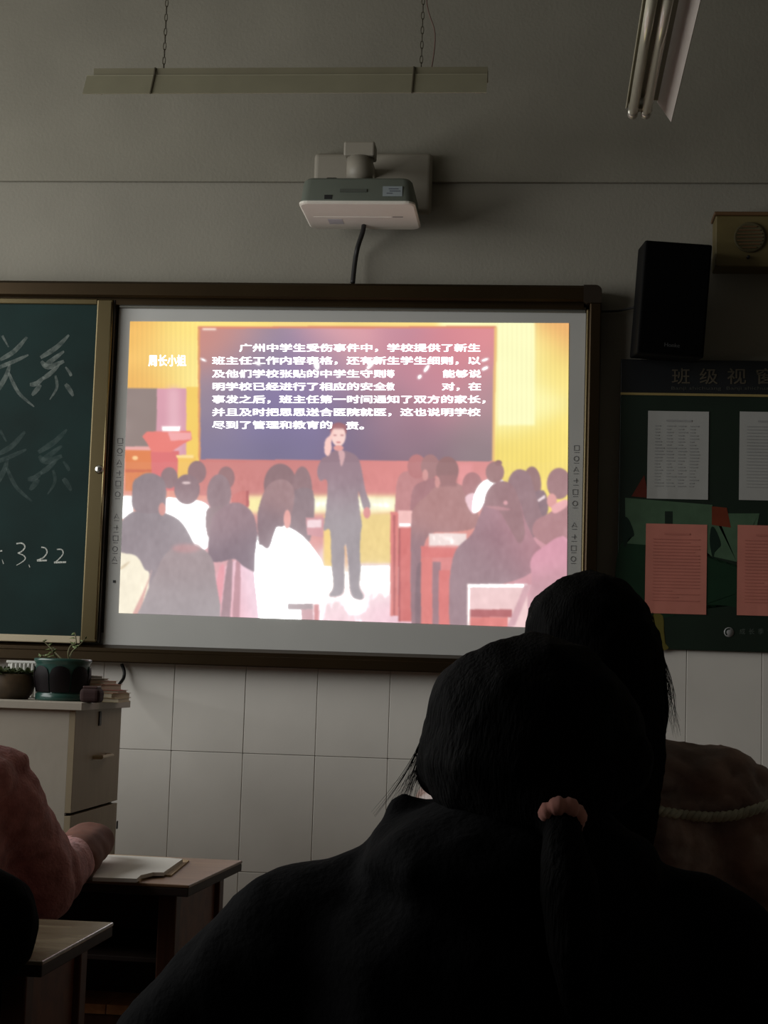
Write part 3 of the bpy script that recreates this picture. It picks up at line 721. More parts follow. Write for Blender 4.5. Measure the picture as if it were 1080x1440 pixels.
bm = bmesh.new(); add_text(bm, 'Banji shichuang  Banji shichuang', px_rect(944, 1092, 543.5, 549.5, NYF-0.0035), 0.0); tag(bobj('subtitle', bm, mat('subtitle_ink', L(64, 64, 58), 0.5), hd), kind='stuff')
# printed landscape
AY = NYF-0.0007
def art(name, pts, col, sm=True, dy=0.0):
    P = [Vector((x, y, 0)) for x, y in pts]
    if sm: P = [Vector((x, y, 0)) for x, y in smoothpoly(pts, 4)]
    bm = bmesh.new(); vs = [bm.verts.new(at(q.x, q.y, AY-dy)) for q in P]; bm.faces.new(vs)
    bmesh.ops.triangulate(bm, faces=bm.faces)
    return bobj(name, bm, mat('art_%d_%d_%d' % col, L(*col), 0.45, var=0.12, scale=20), nb)
art('printed_hill', [(870, 770), (900, 763), (960, 768), (1010, 790), (1060, 800), (1100, 790), (1168, 800), (1168, 860), (1100, 866), (1000, 850), (930, 870), (870, 860)], (18, 50, 30))
art('printed_wall', [(879, 700), (1002, 710), (1002, 722), (1040, 722), (1068, 722), (1064, 742), (1045, 760), (1036, 790), (1000, 782), (980, 764), (930, 768), (880, 764)], (76, 102, 78), False, 0.0003)
art('printed_wall', [(1080, 716), (1166, 720), (1166, 790), (1120, 800), (1080, 770)], (74, 100, 76), False, 0.0003)
art('printed_roof', [(888, 698), (906, 668), (912, 700)], (92, 34, 22), False, 0.0004)
art('printed_roof', [(1001, 712), (1022, 714), (1028, 742), (1001, 738)], (112, 48, 26), False, 0.0005)
art('printed_gate', [(935, 719), (946, 719), (946, 737), (935, 737)], (24, 40, 30), False, 0.0005)
art('printed_tree', [(871, 744), (876, 728), (884, 730), (892, 752), (884, 757), (881, 768), (877, 768), (876, 756)], (14, 36, 26), True, 0.0006)
art('printed_tree', [(998, 760), (1000, 742), (1006, 744), (1014, 766), (1006, 774), (1003, 785), (1000, 776)], (14, 36, 26), True, 0.0006)
art('printed_path', [(916, 868), (932, 866), (934, 900), (940, 912), (920, 912)], (104, 96, 40), True, 0.0004)
lg = at(1025, 889, AY-0.0004)
lgo = lathe('emblem', [(0.0001, -0.0006), (0.0165, -0.0006), (0.0165, 0.0003), (0.0001, 0.0003)], lg, mat('emblem_grey', L(150, 150, 150), 0.4), nb, 28, 'Y')
bm = bmesh.new(); add_ribbon(bm, [lg+Vector((0.011*math.cos(a), -0.001, 0.011*math.sin(a))) for a in [math.radians(d) for d in range(70, 250, 15)]], 0.005); bobj('emblem_swirl', bm, nb_green, lgo)
for ch, xa_ in (('成', 1040), ('长', 1053), ('季', 1066), ('记', 1079)): 
    bm = bmesh.new(); add_text(bm, ch, px_rect(xa_, xa_+8, 884, 892, AY-0.0006)); bobj('caption_character', bm, mat('caption_ink', L(82, 92, 84), 0.5), nb)
# pinned sheets
pw = mat('white_sheet', L(172, 172, 168), 0.7, var=0.05); pp = mat('pink_sheet', L(206, 128, 112), 0.7, var=0.06, scale=12)
tx_g = mat('sheet_print', L(152, 152, 150), 0.7); tx_p = mat('sheet_print_red', L(192, 116, 101), 0.7)
def sheet(name, x0, x1, y0, y1, m, ti, label, table):
    p0 = at(x0, y1, NYF-0.002); p1 = at(x1, y0, NYF-0.002)
    bm = bmesh.new(); n = 6
    cols = []
    for i in range(n+1):
        x = p0.x+(p1.x-p0.x)*i/n; dy_ = 0.0014*math.sin(i*1.7+x0)
        cols.append([Vector((x, NYF-0.0022-abs(dy_)*j, p0.z+(p1.z-p0.z)*q)) for j, q in ((1, 0), (0.4, 0.5), (0.2, 1))])
    F = [[bm.verts.new(v) for v in cl] for cl in cols]; Bk = [[bm.verts.new(v+Vector((0, 0.0006, 0))) for v in cl] for cl in cols]
    for i in range(n):
        for j in range(2):
            bm.faces.new((F[i][j], F[i+1][j], F[i+1][j+1], F[i][j+1])); bm.faces.new((Bk[i][j], Bk[i][j+1], Bk[i+1][j+1], Bk[i+1][j]))
    for i in range(n):
        bm.faces.new((F[i][0], Bk[i][0], Bk[i+1][0], F[i+1][0])); bm.faces.new((F[i][2], F[i+1][2], Bk[i+1][2], Bk[i][2]))
    for j in range(2):
        bm.faces.new((F[0][j], F[0][j+1], Bk[0][j+1], Bk[0][j])); bm.faces.new((F[n][j], Bk[n][j], Bk[n][j+1], F[n][j+1]))
    o = bobj(name, bm, m); tag(o, label, 'paper', None)
    bm = bmesh.new(); wd = p1.x-p0.x; ht = p1.z-p0.z; yy = NYF-0.0042
    rr = random.Random(x0)
    add_box(bm, p0.x+wd*0.3, p0.x+wd*0.72, yy, yy+0.0002, p1.z-ht*0.12, p1.z-ht*0.10)
    for i in range(20):
        z = p1.z-ht*(0.17+0.036*i); q = 0.12; e = 0.88 if rr.random() < .8 else rr.uniform(.4, .8)
        if table:
            for cidx in range(4):
                a = q+cidx*0.19; add_box(bm, p0.x+wd*a, p0.x+wd*(a+rr.uniform(.06, .16)), yy, yy+0.0002, z-ht*0.006, z+ht*0.004)
        else: add_box(bm, p0.x+wd*q, p0.x+wd*e, yy, yy+0.0002, z-ht*0.005, z+ht*0.004)
    tag(bobj('print', bm, ti, o), kind='stuff')
sheet('pinned_sheet', 909.5, 997, 579, 701, pw, tx_g, 'white timetable sheet pinned above a pink sheet, beside the board frame', True)
sheet('pinned_sheet', 1039, 1126, 580, 703, pw, tx_g, 'white list sheet pinned on the notice board half away from the board frame', False)
sheet('pinned_sheet', 906.5, 994.5, 738, 862, pp, tx_p, 'pink notice sheet pinned under the timetable sheet', False)
sheet('pinned_sheet', 1036, 1124, 740, 865, pp, tx_p, 'pink notice sheet pinned beside the round emblem and its caption', False)

# ------------------------------------------------------------------ hanging lamps
lamp_m = mat('lamp_enamel', L(138, 134, 112), 0.5, var=0.06)
lamp_m2 = mat('lamp_enamel_dark', L(116, 111, 90), 0.5, var=0.06)
refl_m = mat('reflector_white', L(176, 168, 160), 0.4, var=0.05)
tube_m = mat('unlit_tube', L(196, 192, 172), 0.18, var=0.03, coat=0.5)
cap_m = mat('tube_cap', L(186, 182, 170), 0.3, 0.6)
BY = -0.62
l0 = at(116, 131, BY-0.074); l1 = at(684, 131, BY-0.074); lz = (l0.z+l1.z)/2
zt1 = at(400, 95, BY-0.03).z; zt2 = at(400, 105, BY-0.036).z
bl_ = thing('blackboard_lamp', 'unlit long fluorescent lamp hanging level along the wall above the projector', 'lamp', ((l0.x+l1.x)/2, BY, lz))
def railx(name, prof, x0, x1, m, parent): return rail(name, prof, x0, x1, m, parent)
rail('channel', [(BY-0.03, zt1), (BY+0.03, zt1), (BY+0.03, zt2-0.004), (BY-0.03, zt2-0.004)], l0.x+0.02, l1.x, lamp_m2, bl_)
rail('reflector', [(BY-0.035, zt2), (BY-0.034, zt2-0.002), (BY-0.07, lz), (BY-0.074, lz+0.001)], l0.x, l1.x, lamp_m, bl_)
rail('reflector_top', [(BY-0.036, zt2+0.001), (BY+0.036, zt2+0.001), (BY+0.036, zt2-0.002), (BY-0.036, zt2-0.002)], l0.x, l1.x, lamp_m, bl_)
tube('tube', [Vector((l0.x+0.04, BY, lz+0.043)), Vector((l1.x-0.04, BY, lz+0.043))], 0.013, tube_m, bl_, 14)
for xx in (l0.x+0.028, l1.x-0.028): box('lamp_holder', xx-0.012, xx+0.012, BY-0.016, BY+0.016, lz+0.028, zt2, cap_m, bl_, 0.003)
strap = mat('strap_dark', L(70, 64, 48), 0.6)
for pxs, yb in ((213, 131), (580, 131)):
    x = at(pxs, 115, BY-0.07).x
    bm = bmesh.new(); add_tube(bm, [Vector((x, BY-0.032, zt1)), Vector((x, BY-0.037, zt2)), Vector((x, BY-0.076, lz))], 0.0035, 6); bobj('strap', bm, strap, bl_)
    hook = Vector((x+0.02, BY, zt1))
    # chain of links up to the ceiling
    bm = bmesh.new(); z = zt1; i = 0
    while z < ZC-0.001:
        z2 = min(z+0.024, ZC); mid = Vector((x+0.02, BY, (z+z2)/2))
        a = 0.0045; pts = []
        for t in range(9):
            th = 2*math.pi*t/8
            dx, dz = a*math.cos(th), (z2-z)*0.6*math.sin(th)
            pts.append(mid+(Vector((dx, 0, dz)) if i % 2 else Vector((0, dx, dz))))
        add_tube(bm, pts, 0.0016, 5, False); z = z2; i += 1
    bobj('chain', bm, strap, bl_)
x = at(606, 60, BY).x
tube('supply_wire', catmull([Vector((x-0.02, BY, ZC)), Vector((x-0.02, BY, zt1+0.25)), Vector((x+0.012, BY, zt1+0.12)), Vector((x+0.004, BY, zt1))], 6), 0.002, mat('pinkish_wire', L(104, 80, 70), 0.6), bl_, 6)

RZ = 2.75
def lampaxis():
    a = atz(906, 167, RZ); b_ = atz(938, 0, RZ); d = (b_-a); d.z = 0; d.normalize(); return a, d
ra, rd = lampaxis()
rs = Vector((rd.y, -rd.x, 0))
if rs.x < 0: rs = -rs
cl = thing('ceiling_lamp', 'unlit twin-tube fluorescent lamp with white reflector wings above the loudspeaker', 'lamp', ra)
LEN = 1.23
def swept(name, prof, m, e0=0.0, e1=LEN, smooth=False):
    """prof: (side, up) points"""
    bm = bmesh.new(); A = [bm.verts.new(ra+rd*e0+rs*s+Vector((0, 0, u))) for s, u in prof]; B = [bm.verts.new(ra+rd*e1+rs*s+Vector((0, 0, u))) for s, u in prof]
    n = len(prof); bm.faces.new(A); bm.faces.new(B[::-1])
    for i in range(n): bm.faces.new((A[i], A[(i+1) % n], B[(i+1) % n], B[i]))
    return bobj(name, bm, m, cl)
swept('spine', [(-0.035, 0.045), (0.035, 0.045), (0.035, 0.10), (-0.035, 0.10)], lamp_m2, 0.02)
swept('reflector_wing', [(0.034, 0.047), (0.073, -0.010), (0.075, -0.008), (0.036, 0.05)], refl_m)
swept('reflector_wing', [(-0.034, 0.047), (-0.05, 0.028), (-0.052, 0.030), (-0.036, 0.05)], lamp_m)  # left wing made to look dimmer by the darker enamel colour
for s in (-0.032, 0.004):
    t0 = ra+rs*s+Vector((0, 0, 0.012))
    tb = tube('tube', [t0+rd*0.03, t0+rd*(LEN-0.03)], 0.0135, tube_m, cl, 16)
    tube('tube_cap', [t0+rd*0.0, t0+rd*0.035], 0.0142, cap_m, tb, 16)
    tube('tube_pin', [t0-rd*0.012, t0+rd*0.004], 0.006, cap_m, tb, 8)
bm = bmesh.new(); q = ra+rd*0.03; add_box(bm, -0.045, 0.02, -0.012, 0.012, 0.012, 0.05, 0.003, Matrix.Translation(q) @ Matrix.Rotation(math.atan2(rs.y, rs.x), 4, 'Z')); bobj('lamp_holder', bm, cap_m, cl)
for e in (0.2, LEN-0.2):
    q = ra+rd*e; tube('hanging_rod', [q+Vector((0, 0, 0.098)), Vector((q.x, q.y, ZC))], 0.004, strap, cl, 8)
# ------------------------------------------------------------------ lectern cabinet on the platform
lam = mat('pale_laminate', L(170, 162, 148), 0.5, var=0.05, scale=6, bump=0.05)
lam_shade = mat('shaded_laminate', L(150, 136, 110), 0.5, var=0.06, scale=10, stretch=(4, 4, 0.6))  # shade on the drawer side is put into this darker laminate
PF = -1.16; PB = -0.66
pt = at(115.5, 988.5, PF-0.02); pz = pt.z; px_ = pt.x
pbody1 = px_-0.022
pd = thing('lectern_cabinet', 'pale laminate teacher cabinet with a drawer side, holding plants and books', 'cabinet', (pbody1-0.55, (PF+PB)/2, 0.15))
box('top_board', px_-1.14, px_, PF-0.02, PB+0.02, pz-0.021, pz, lam, pd, 0.0015)
box('front_panel', px_-1.12, pbody1-0.018, PF, PF+0.018, 0.15, pz-0.021, lam, pd)
bm = bmesh.new(); add_box(bm, px_-1.12, px_-1.10, PF+0.018, PB, 0.15, pz-0.021); add_box(bm, px_-1.10, pbody1-0.018, PB-0.018, PB, 0.15, pz-0.021); add_box(bm, px_-1.10, pbody1-0.018, PF+0.018, PB-0.018, 0.15, 0.18)
bobj('carcass', bm, lam, pd)
# right side: corner post, drawer front, door
zl_ = at(136, 1136, (PF+PB)/2).z
dr = box('drawer_front', pbody1-0.018, pbody1, PF, PB, zl_+0.004, pz-0.021, lam_shade, pd, 0.001)
do = box('door', pbody1-0.018, pbody1, PF, PB, 0.152, zl_-0.004, lam_shade, pd, 0.001)
ym = PF+0.27
dk = MATS['dark_metal']
def onside(px, py):
    d = ray(px, py); return CAM+d*((pbody1-CAM.x)/d.x)
kq = onside(140, 1010); box('lock', pbody1-0.002, pbody1+0.004, kq.y-0.012, kq.y+0.012, kq.z-0.022, kq.z+0.020, dk, dr, 0.003)
kq = onside(140, 1063)
bm = bmesh.new(); add_tube(bm, [Vector((pbody1-0.002, kq.y-0.07, kq.z)), Vector((pbody1+0.022, kq.y-0.06, kq.z)), Vector((pbody1+0.022, kq.y+0.06, kq.z)), Vector((pbody1-0.002, kq.y+0.07, kq.z))], 0.006, 8); bobj('pull', bm, mat('pull_beige', L(176, 158, 124), 0.35, 0.3), dr)
kq = onside(165, 1160); box('hinge', pbody1-0.002, pbody1+0.001, kq.y-0.006, kq.y+0.006, kq.z-0.012, kq.z+0.012, dk, do, 0.001)

# flower pots
glaze = mat('green_glaze', L(42, 76, 68), 0.3, var=0.15, scale=12, coat=0.2)
glaze_d = mat('dark_glaze', L(17, 11, 13), 0.5, var=0.2, spec=0.2)
soil = mat('soil', L(52, 40, 28), 0.95, var=0.4, scale=60)
PY1 = -0.98
g0 = at(86, 985, PY1); sc = 1/ (F_PX/4.63)
rt = 40*sc
pot = thing('flower_pot', 'green glazed pot with dark scalloped sides and sparse twiggy plant', 'plant', (g0.x, PY1, pz))
hz = 60*sc
lathe('pot_body', [(0.0001, 0.0), (rt*0.90, 0.0), (rt*0.93, 0.004), (rt*0.92, 0.018), (rt*0.86, 0.022), (rt*0.93, hz*0.4), (rt*0.98, hz*0.62), (rt*0.95, hz*0.84), (rt*0.97, hz*0.88), (rt*1.02, hz*0.93), (rt*1.02, hz*0.985), (rt*0.96, hz), (rt*0.9, hz*0.97), (rt*0.86, hz*0.85), (0.0001, hz*0.85)], (g0.x, PY1, pz), glaze, pot, 56)
# dark scalloped panels wrapped round the body
for i in range(8):
    a0 = i*math.pi/4+0.2; bm = bmesh.new(); cols = []
    def rad(z):
        t = z/hz
        return rt*(0.862+0.07*min(1, max(0, (t-0.18)/0.22)) + 0.05*min(1, max(0, (t-0.4)/0.22)) - 0.03*max(0, (t-0.62)/0.22)) + 0.004
    for j in range(11):
        u = j/10*2-1; a = a0+u*0.37; zt2_ = hz*(0.62+0.20*math.sqrt(max(0, 1-u*u))); z0_ = hz*0.20
        cols.append([Vector((g0.x+rad(z)*math.cos(a), PY1+rad(z)*math.sin(a), pz+z)) for z in [z0_+(zt2_-z0_)*q/5 for q in range(6)]])
    V = [[bm.verts.new(v) for v in cc] for cc in cols]
    for j in range(10):
        for q in range(5): bm.faces.new((V[j][q], V[j+1][q], V[j+1][q+1], V[j][q+1]))
    bobj('scallop', bm, glaze_d, pot, True)
lathe('soil', [(0.0001, hz*0.86), (rt*0.85, hz*0.86), (rt*0.7, hz*0.90), (0.0001, hz*0.91)], (g0.x, PY1, pz), soil, pot, 30)
twig = mat('twig', L(96, 92, 60), 0.7); leaf_m = mat('leaf', L(84, 106, 60), 0.5, var=0.25, scale=40, col2=L(120, 134, 84))
def leaf(bm, p, d, l, w_):
    d = d.normalized(); s = d.cross(Vector((0, 0, 1)))
    s = s.normalized() if s.length > 0.01 else Vector((1, 0, 0)); nrm = s.cross(d)
    ps = [p, p+d*l*0.35+s*w_-nrm*0.002, p+d*l-nrm*l*0.2, p+d*l*0.35-s*w_-nrm*0.002, p+d*l*0.4+nrm*0.002]
    v = [bm.verts.new(q) for q in ps]
    bm.faces.new((v[0], v[1], v[4])); bm.faces.new((v[1], v[2], v[4])); bm.faces.new((v[2], v[3], v[4])); bm.faces.new((v[3], v[0], v[4]))
R_ = random.Random(5)
def plant(parent, stems, nleaf, ls):
    for st_ in stems:
        P = catmull([at(x, y, PY1+dy_) for x, y, dy_ in st_], 5)
        sm_ = tube('stem', P, 0.0022, twig, parent, 6, radii=[0.003-0.0018*i/(len(P)-1) for i in range(len(P))])
        for k_ in range(nleaf):
            q = P[int(len(P)*(0.35+0.62*(k_+R_.random()*0.6)/nleaf)) % len(P)]
            bm = bmesh.new(); leaf(bm, q, Vector((R_.uniform(-1, 1), R_.uniform(-.6, .6), R_.uniform(-.1, .9))), ls*R_.uniform(.7, 1.3), ls*0.22)
            bobj('leaf', bm, leaf_m, sm_)
plant(pot, [[(98, 930, 0), (96, 918, -.01), (100, 908, 0), (107, 905, 0), (106, 893, .01), (105, 889, .01)], [(96, 930, 0), (102, 916, .02), (112, 907, .02), (121, 897, .03)], [(90, 930, .0), (78, 918, .01), (66, 906, .02), (60, 901, .02)], [(84, 930, .0), (76, 920, -.02), (72, 911, -.02)], [(70, 930, 0), (62, 922, -.01), (55, 925, 0)]], 6, 0.016)
bm = bmesh.new()
for i in range(26):
    a = R_.uniform(0, 6.28); r_ = rt*R_.uniform(.3, .85); leaf(bm, Vector((g0.x+r_*math.cos(a), PY1+r_*math.sin(a), pz+hz*0.9)), Vector((math.cos(a), math.sin(a), R_.uniform(0, .8))), 0.022, 0.006)
tag(bobj('ground_leaves', bm, leaf_m, pot), kind='stuff')
# brown pot with succulent
g1 = at(12, 984, PY1); r1 = 37*sc
pot2 = thing('flower_pot', 'squat brown clay pot crowded with small succulent rosettes', 'plant', (g1.x, PY1, pz))
hb = 36*sc
lathe('pot_body', [(0.0001, 0), (r1*0.72, 0), (r1*0.9, hb*0.25), (r1, hb*0.6), (r1*0.93, hb*0.9), (r1*0.95, hb), (r1*0.85, hb*0.98), (r1*0.8, hb*0.85), (0.0001, hb*0.85)], (g1.x, PY1, pz), mat('brown_clay', L(56, 44, 32), 0.6, var=0.35, scale=14, col2=L(86, 70, 50)), pot2, 44)
succ = mat('succulent', L(66, 84, 58), 0.5, var=0.3, scale=40, col2=L(110, 122, 88))
for i in range(16):
    a = i*2.4; r_ = r1*0.85*math.sqrt((i+0.5)/16); c_ = Vector((g1.x+r_*math.cos(a), PY1+r_*math.sin(a), pz+hb*0.92)); bm = bmesh.new()
    for k_ in range(11):
        b_ = k_*2.4; leaf(bm, c_, Vector((math.cos(b_), math.sin(b_), 0.3+k_*0.12)), 0.034+0.006*math.sin(i), 0.010)
    bobj('rosette', bm, succ, pot2)
# white ribbed plastic basket behind the pots
wb0 = at(10, 955, -0.84); wb1 = at(62, 930, -0.84)
bk_m = mat('white_plastic', L(214, 214, 208), 0.4, var=0.03)
bkt = thing('plastic_basket', 'white ribbed plastic basket behind the potted plants', 'basket', ((wb0.x+wb1.x)/2, -0.80, pz))
bm = bmesh.new(); zz1 = wb1.z
add_box(bm, wb0.x, wb1.x+0.06, -0.84, -0.834, pz, zz1, 0.002); add_box(bm, wb0.x, wb1.x+0.06, -0.726, -0.72, pz, zz1, 0.002); add_box(bm, wb0.x, wb0.x+0.006, -0.834, -0.726, pz, zz1, 0.002); add_box(bm, wb1.x+0.054, wb1.x+0.06, -0.834, -0.726, pz, zz1, 0.002); add_box(bm, wb0.x, wb1.x+0.06, -0.84, -0.72, pz, pz+0.004)
bobj('wall', bm, bk_m, bkt)
box('rim', wb0.x-0.004, wb1.x+0.064, -0.845, -0.838, zz1-0.008, zz1, bk_m, bkt, 0.002)
xx = wb0.x+0.012
while xx < wb1.x+0.05:
    box('rib', xx, xx+0.005, -0.847, -0.839, pz+0.004, zz1-0.008, bk_m, bkt, 0.002); xx += 0.0125
# books
bk_cols = [('cream', (206, 190, 150)), ('pinkish', (196, 150, 128)), ('red', (150, 84, 64)), ('buff', (200, 178, 140)), ('salmon', (190, 136, 112)), ('grey', (160, 154, 144))]
zz = pz; BYc = -0.88
bspec = [(130, 176, 0.012, 0, 4), (122, 172, 0.014, 3, -3), (128, 173, 0.008, 2, 6), (124, 158, 0.016, 4, -5), (120, 156, 0.010, 1, 3), (118, 150, 0.007, 5, 12)]
pages = mat('page_edges', L(206, 196, 172), 0.8, var=0.1, scale=3, stretch=(1, 1, 200))
for i, (xa_, xb_, th_, ci, rot) in enumerate(bspec):
    x0 = at(xa_, 975, BYc).x; x1 = at(xb_, 975, BYc).x; cx = (x0+x1)/2; hwid = (x1-x0)/2
    nm, cc = bk_cols[ci]
    t = thing('exercise_book', ['cream exercise book at the bottom of the stack on the cabinet', 'buff exercise book second from the bottom of the stack on the cabinet', 'thin red exercise book third from the bottom of the stack', 'salmon exercise book fourth from the bottom of the stack', 'pinkish exercise book lying just under the grey topmost one', 'grey sheet-thin booklet lying topmost on the stack of books'][i], 'book', (cx, BYc, zz), 'books stacked on the cabinet')
    M = Matrix.Translation((cx, BYc, zz)) @ Matrix.Rotation(math.radians(rot), 4, 'Z')
    bm = bmesh.new(); add_box(bm, -hwid, hwid, -0.09, 0.09, 0, 0.0012, 0, M); add_box(bm, -hwid, hwid, -0.09, 0.09, th_-0.0012, th_, 0, M); add_box(bm, -hwid, -hwid+0.0015, -0.09, 0.09, 0.0012, th_-0.0012, 0, M)
    bobj('cover', bm, mat('cover_'+nm, L(*cc), 0.6, var=0.08), t)
    bm = bmesh.new(); add_box(bm, -hwid+0.0016, hwid-0.004, -0.086, 0.086, 0.0013, th_-0.0013, 0, M); bobj('page_block', bm, pages, t)
    zz += th_
tube_pen = tube('pen', [Vector((at(126, 940, BYc).x, BYc-0.05, zz+0.004)), Vector((at(148, 940, BYc).x, BYc-0.03, zz+0.004))], 0.0035, mat('pen_white', L(190, 186, 176), 0.4), None, 8)
tag(tube_pen, 'slim pale pen lying on top of the book stack', 'pen')
e0 = at(116, 985, -1.09)
bm = bmesh.new(); add_box(bm, e0.x, e0.x+0.058, -1.13, -1.07, pz, pz+0.040, 0.012, seg=3)
eo = bobj('felt_body', bm, mat('maroon_felt', L(44, 23, 21), 0.9, var=0.2)); er = thing('board_eraser', 'dark maroon board eraser lying between the green pot and the books', 'eraser', (e0.x+0.03, -1.10, pz))
eo.parent = er; eo.location = eo.location-er.location
box('handle', e0.x+0.008, e0.x+0.050, -1.122, -1.078, pz+0.0395, pz+0.046, mat('maroon_back', L(56, 30, 26), 0.5), er, 0.002)
hk = catmull([at(171, 934, -0.035), at(174.5, 943, -0.04), at(174, 953, -0.05), at(168, 962, -0.09), at(165, 967, -0.16), at(164, 975, -0.62)], 6)
tag(tube('board_lead', hk, 0.0058, cable_m), 'black lead curving down from the board frame behind the books', 'cable')

# ------------------------------------------------------------------ student desks
desk_top = wood('desk_top_wood', L(126, 96, 72), L(152, 120, 92), 0.35, 2.5, (1, 10, 10))
desk_old = wood('desk_top_worn', L(104, 92, 72), L(150, 136, 112), 0.22, 4.0, (1.5, 3, 3), 0.6)
desk_leg = wood('desk_leg_wood', L(70, 38, 22), L(100, 58, 34), 0.5, 2.5, (8, 8, 1))
desk_shade = wood('desk_shaded_wood', L(34, 21, 14), L(46, 29, 19), 0.6, 2.5, (2, 6, 6))  # darkened wood; the unlit space under the desk is put into its colour
desk_side = wood('desk_side_wood', L(96, 54, 32), L(126, 74, 44), 0.5, 2.5, (2, 6, 6))
def desk(label, corner_back, corner_front, width, topm):
    """right-hand edge of the table top given by two world points on the top surface"""
    cb_, cf = Vector(corner_back), Vector(corner_front)
    dy_ = (cf-cb_); dep = dy_.length; dy_.normalize()
    rotz = math.atan2(-dy_.y, -dy_.x)-math.pi/2
    M0 = Matrix.Translation((cb_.x, cb_.y, 0)) @ Matrix.Rotation(rotz, 4, 'Z')
    zt_ = cb_.z
    t = thing('student_desk', label, 'desk', M0 @ Vector((-width/2, -dep/2, 0)))
    def bx(nm, x0, x1, y0, y1, z0, z1, m, bev=0.003, par=None):
        bm = bmesh.new(); add_box(bm, x0, x1, y0, y1, z0, z1, bev, M0); return bobj(nm, bm, m, par or t)
    tt = bx('table_top', -width, 0, -dep, 0, zt_-0.007, zt_, topm, 0.002)
    bx('shade_band', -width+.001, -.001, -dep+.001, -.001, zt_-0.025, zt_-0.007, desk_shade, 0.002, tt)  # dark band added below the top, its colour holds the edge's shade
    i = 0.035
    for sx in (-width+i, -i-0.04):
        for sy in (-dep+i, -i-0.04): bx('leg', sx, sx+0.04, sy, sy+0.04, 0, zt_-0.025, desk_leg)
    bx('side_apron', -i-0.03, -i-0.012, -dep+i+0.04, -i-0.04, zt_-0.165, zt_-0.025, desk_side, 0.001)
    bx('side_apron', -width+i+0.012, -width+i+0.03, -dep+i+0.04, -i-0.04, zt_-0.165, zt_-0.025, desk_side, 0.001)
    bx('back_apron', -width+i+0.04, -i-0.04, -i-0.03, -i-0.012, zt_-0.165, zt_-0.025, desk_shade, 0.001)
    bx('modesty_panel', -width+i+0.04, -i-0.04, -i-0.030, -i-0.016, 0.2, zt_-0.166, desk_shade, 0.001)
    bx('shelf_board', -width+i+0.012, -i-0.012, -dep+i+0.02, -i-0.03, zt_-0.175, zt_-0.165, desk_shade, 0.001)
    for sx in (-width+i+0.012, -i-0.028): bx('stretcher', sx, sx+0.016, -dep+i+0.04, -i-0.04, 0.10, 0.14, desk_leg, 0.002)
    bx('foot_rail', -width+i+0.04, -i-0.04, -i-0.034, -i-0.010, 0.10, 0.15, desk_leg, 0.002)
    return t
DZ = 0.745
d1b, d1f = atz(341, 1210, DZ), atz(265.5, 1245, DZ)
desk('brown wooden desk with papers on it, in front of the tiled wall', d1b, d1f, 1.0, desk_top)
d2b, d2f = atz(160, 1297, DZ), atz(60, 1352, DZ)
desk('worn desk with a pale shiny top beside the person in black at the edge', d2b, d2f, 1.0, desk_old)
# bench pushed under the brown desk
bsd = wood('bench_wood', L(176, 114, 68), L(214, 150, 96), 0.45, 3.0, (6, 1, 6))
BZ = 0.43
q0 = atz(105, 1386, BZ); q1 = atz(260, 1386, BZ)
bn = thing('wooden_bench', 'low plank-topped wooden bench pushed under the brown desk', 'bench', ((q0.x+q1.x)/2, q0.y-0.10, 0))
nb_ = 6
for i in range(nb_):
    xa_ = q0.x-0.12+(q1.x-q0.x+0.12)*i/nb_; xb_ = q0.x-0.12+(q1.x-q0.x+0.12)*(i+1)/nb_
    box('plank', xa_+0.001, xb_-0.001, q0.y-0.20, q0.y, BZ-0.022, BZ, bsd, bn, 0.002)
for y0 in (q0.y-0.19, q0.y-0.035):
    box('rail', q0.x-0.10, q1.x-0.02, y0, y0+0.025, BZ-0.07, BZ-0.022, desk_leg, bn, 0.002)
    for xa_ in (q0.x-0.11, q1.x-0.05): box('leg', xa_, xa_+0.035, y0-0.004, y0+0.03, 0, BZ-0.022, desk_leg, bn, 0.003)
# open papers on the brown desk
pp_m = mat('writing_paper', L(222, 220, 212), 0.8, var=0.03)
kraft = mat('kraft_cover', L(172, 148, 110), 0.7, var=0.08)
ks = [atz(x, y, DZ+0.001) for x, y in ((208, 1238), (243, 1232), (266, 1213), (236, 1211))]
nbk = thing('notebook', 'white sheets in a tan paper cover lying on the brown desk', 'notebook', (ks[0].x, ks[0].y, DZ))
def sheetpoly(name, pts, z0, z1, m, curl=0.0):
    bm = bmesh.new(); lo = [bm.verts.new((p.x, p.y, z0)) for p in pts]; hi = [bm.verts.new((p.x, p.y, z1)) for p in pts]
    bm.faces.new(lo[::-1]); bm.faces.new(hi); n = len(pts)
    for i in range(n): bm.faces.new((lo[i], lo[(i+1) % n], hi[(i+1) % n], hi[i]))
    return bobj(name, bm, m, nbk)
kp = [atz(x, y, DZ) for x, y in ((136, 1240), (196, 1242), (200, 1237), (216, 1232), (241, 1233), (266, 1212), (236, 1208), (160, 1204))]
sheetpoly('tan_cover', kp, DZ, DZ+0.004, kraft)
wp = [atz(x, y, DZ+0.010) for x, y in ((130, 1235), (192, 1237), (198, 1232), (215, 1228), (230, 1228), (257, 1209), (232, 1207), (150, 1203))]
sheetpoly('sheets', wp, DZ+0.004, DZ+0.012, pp_m)
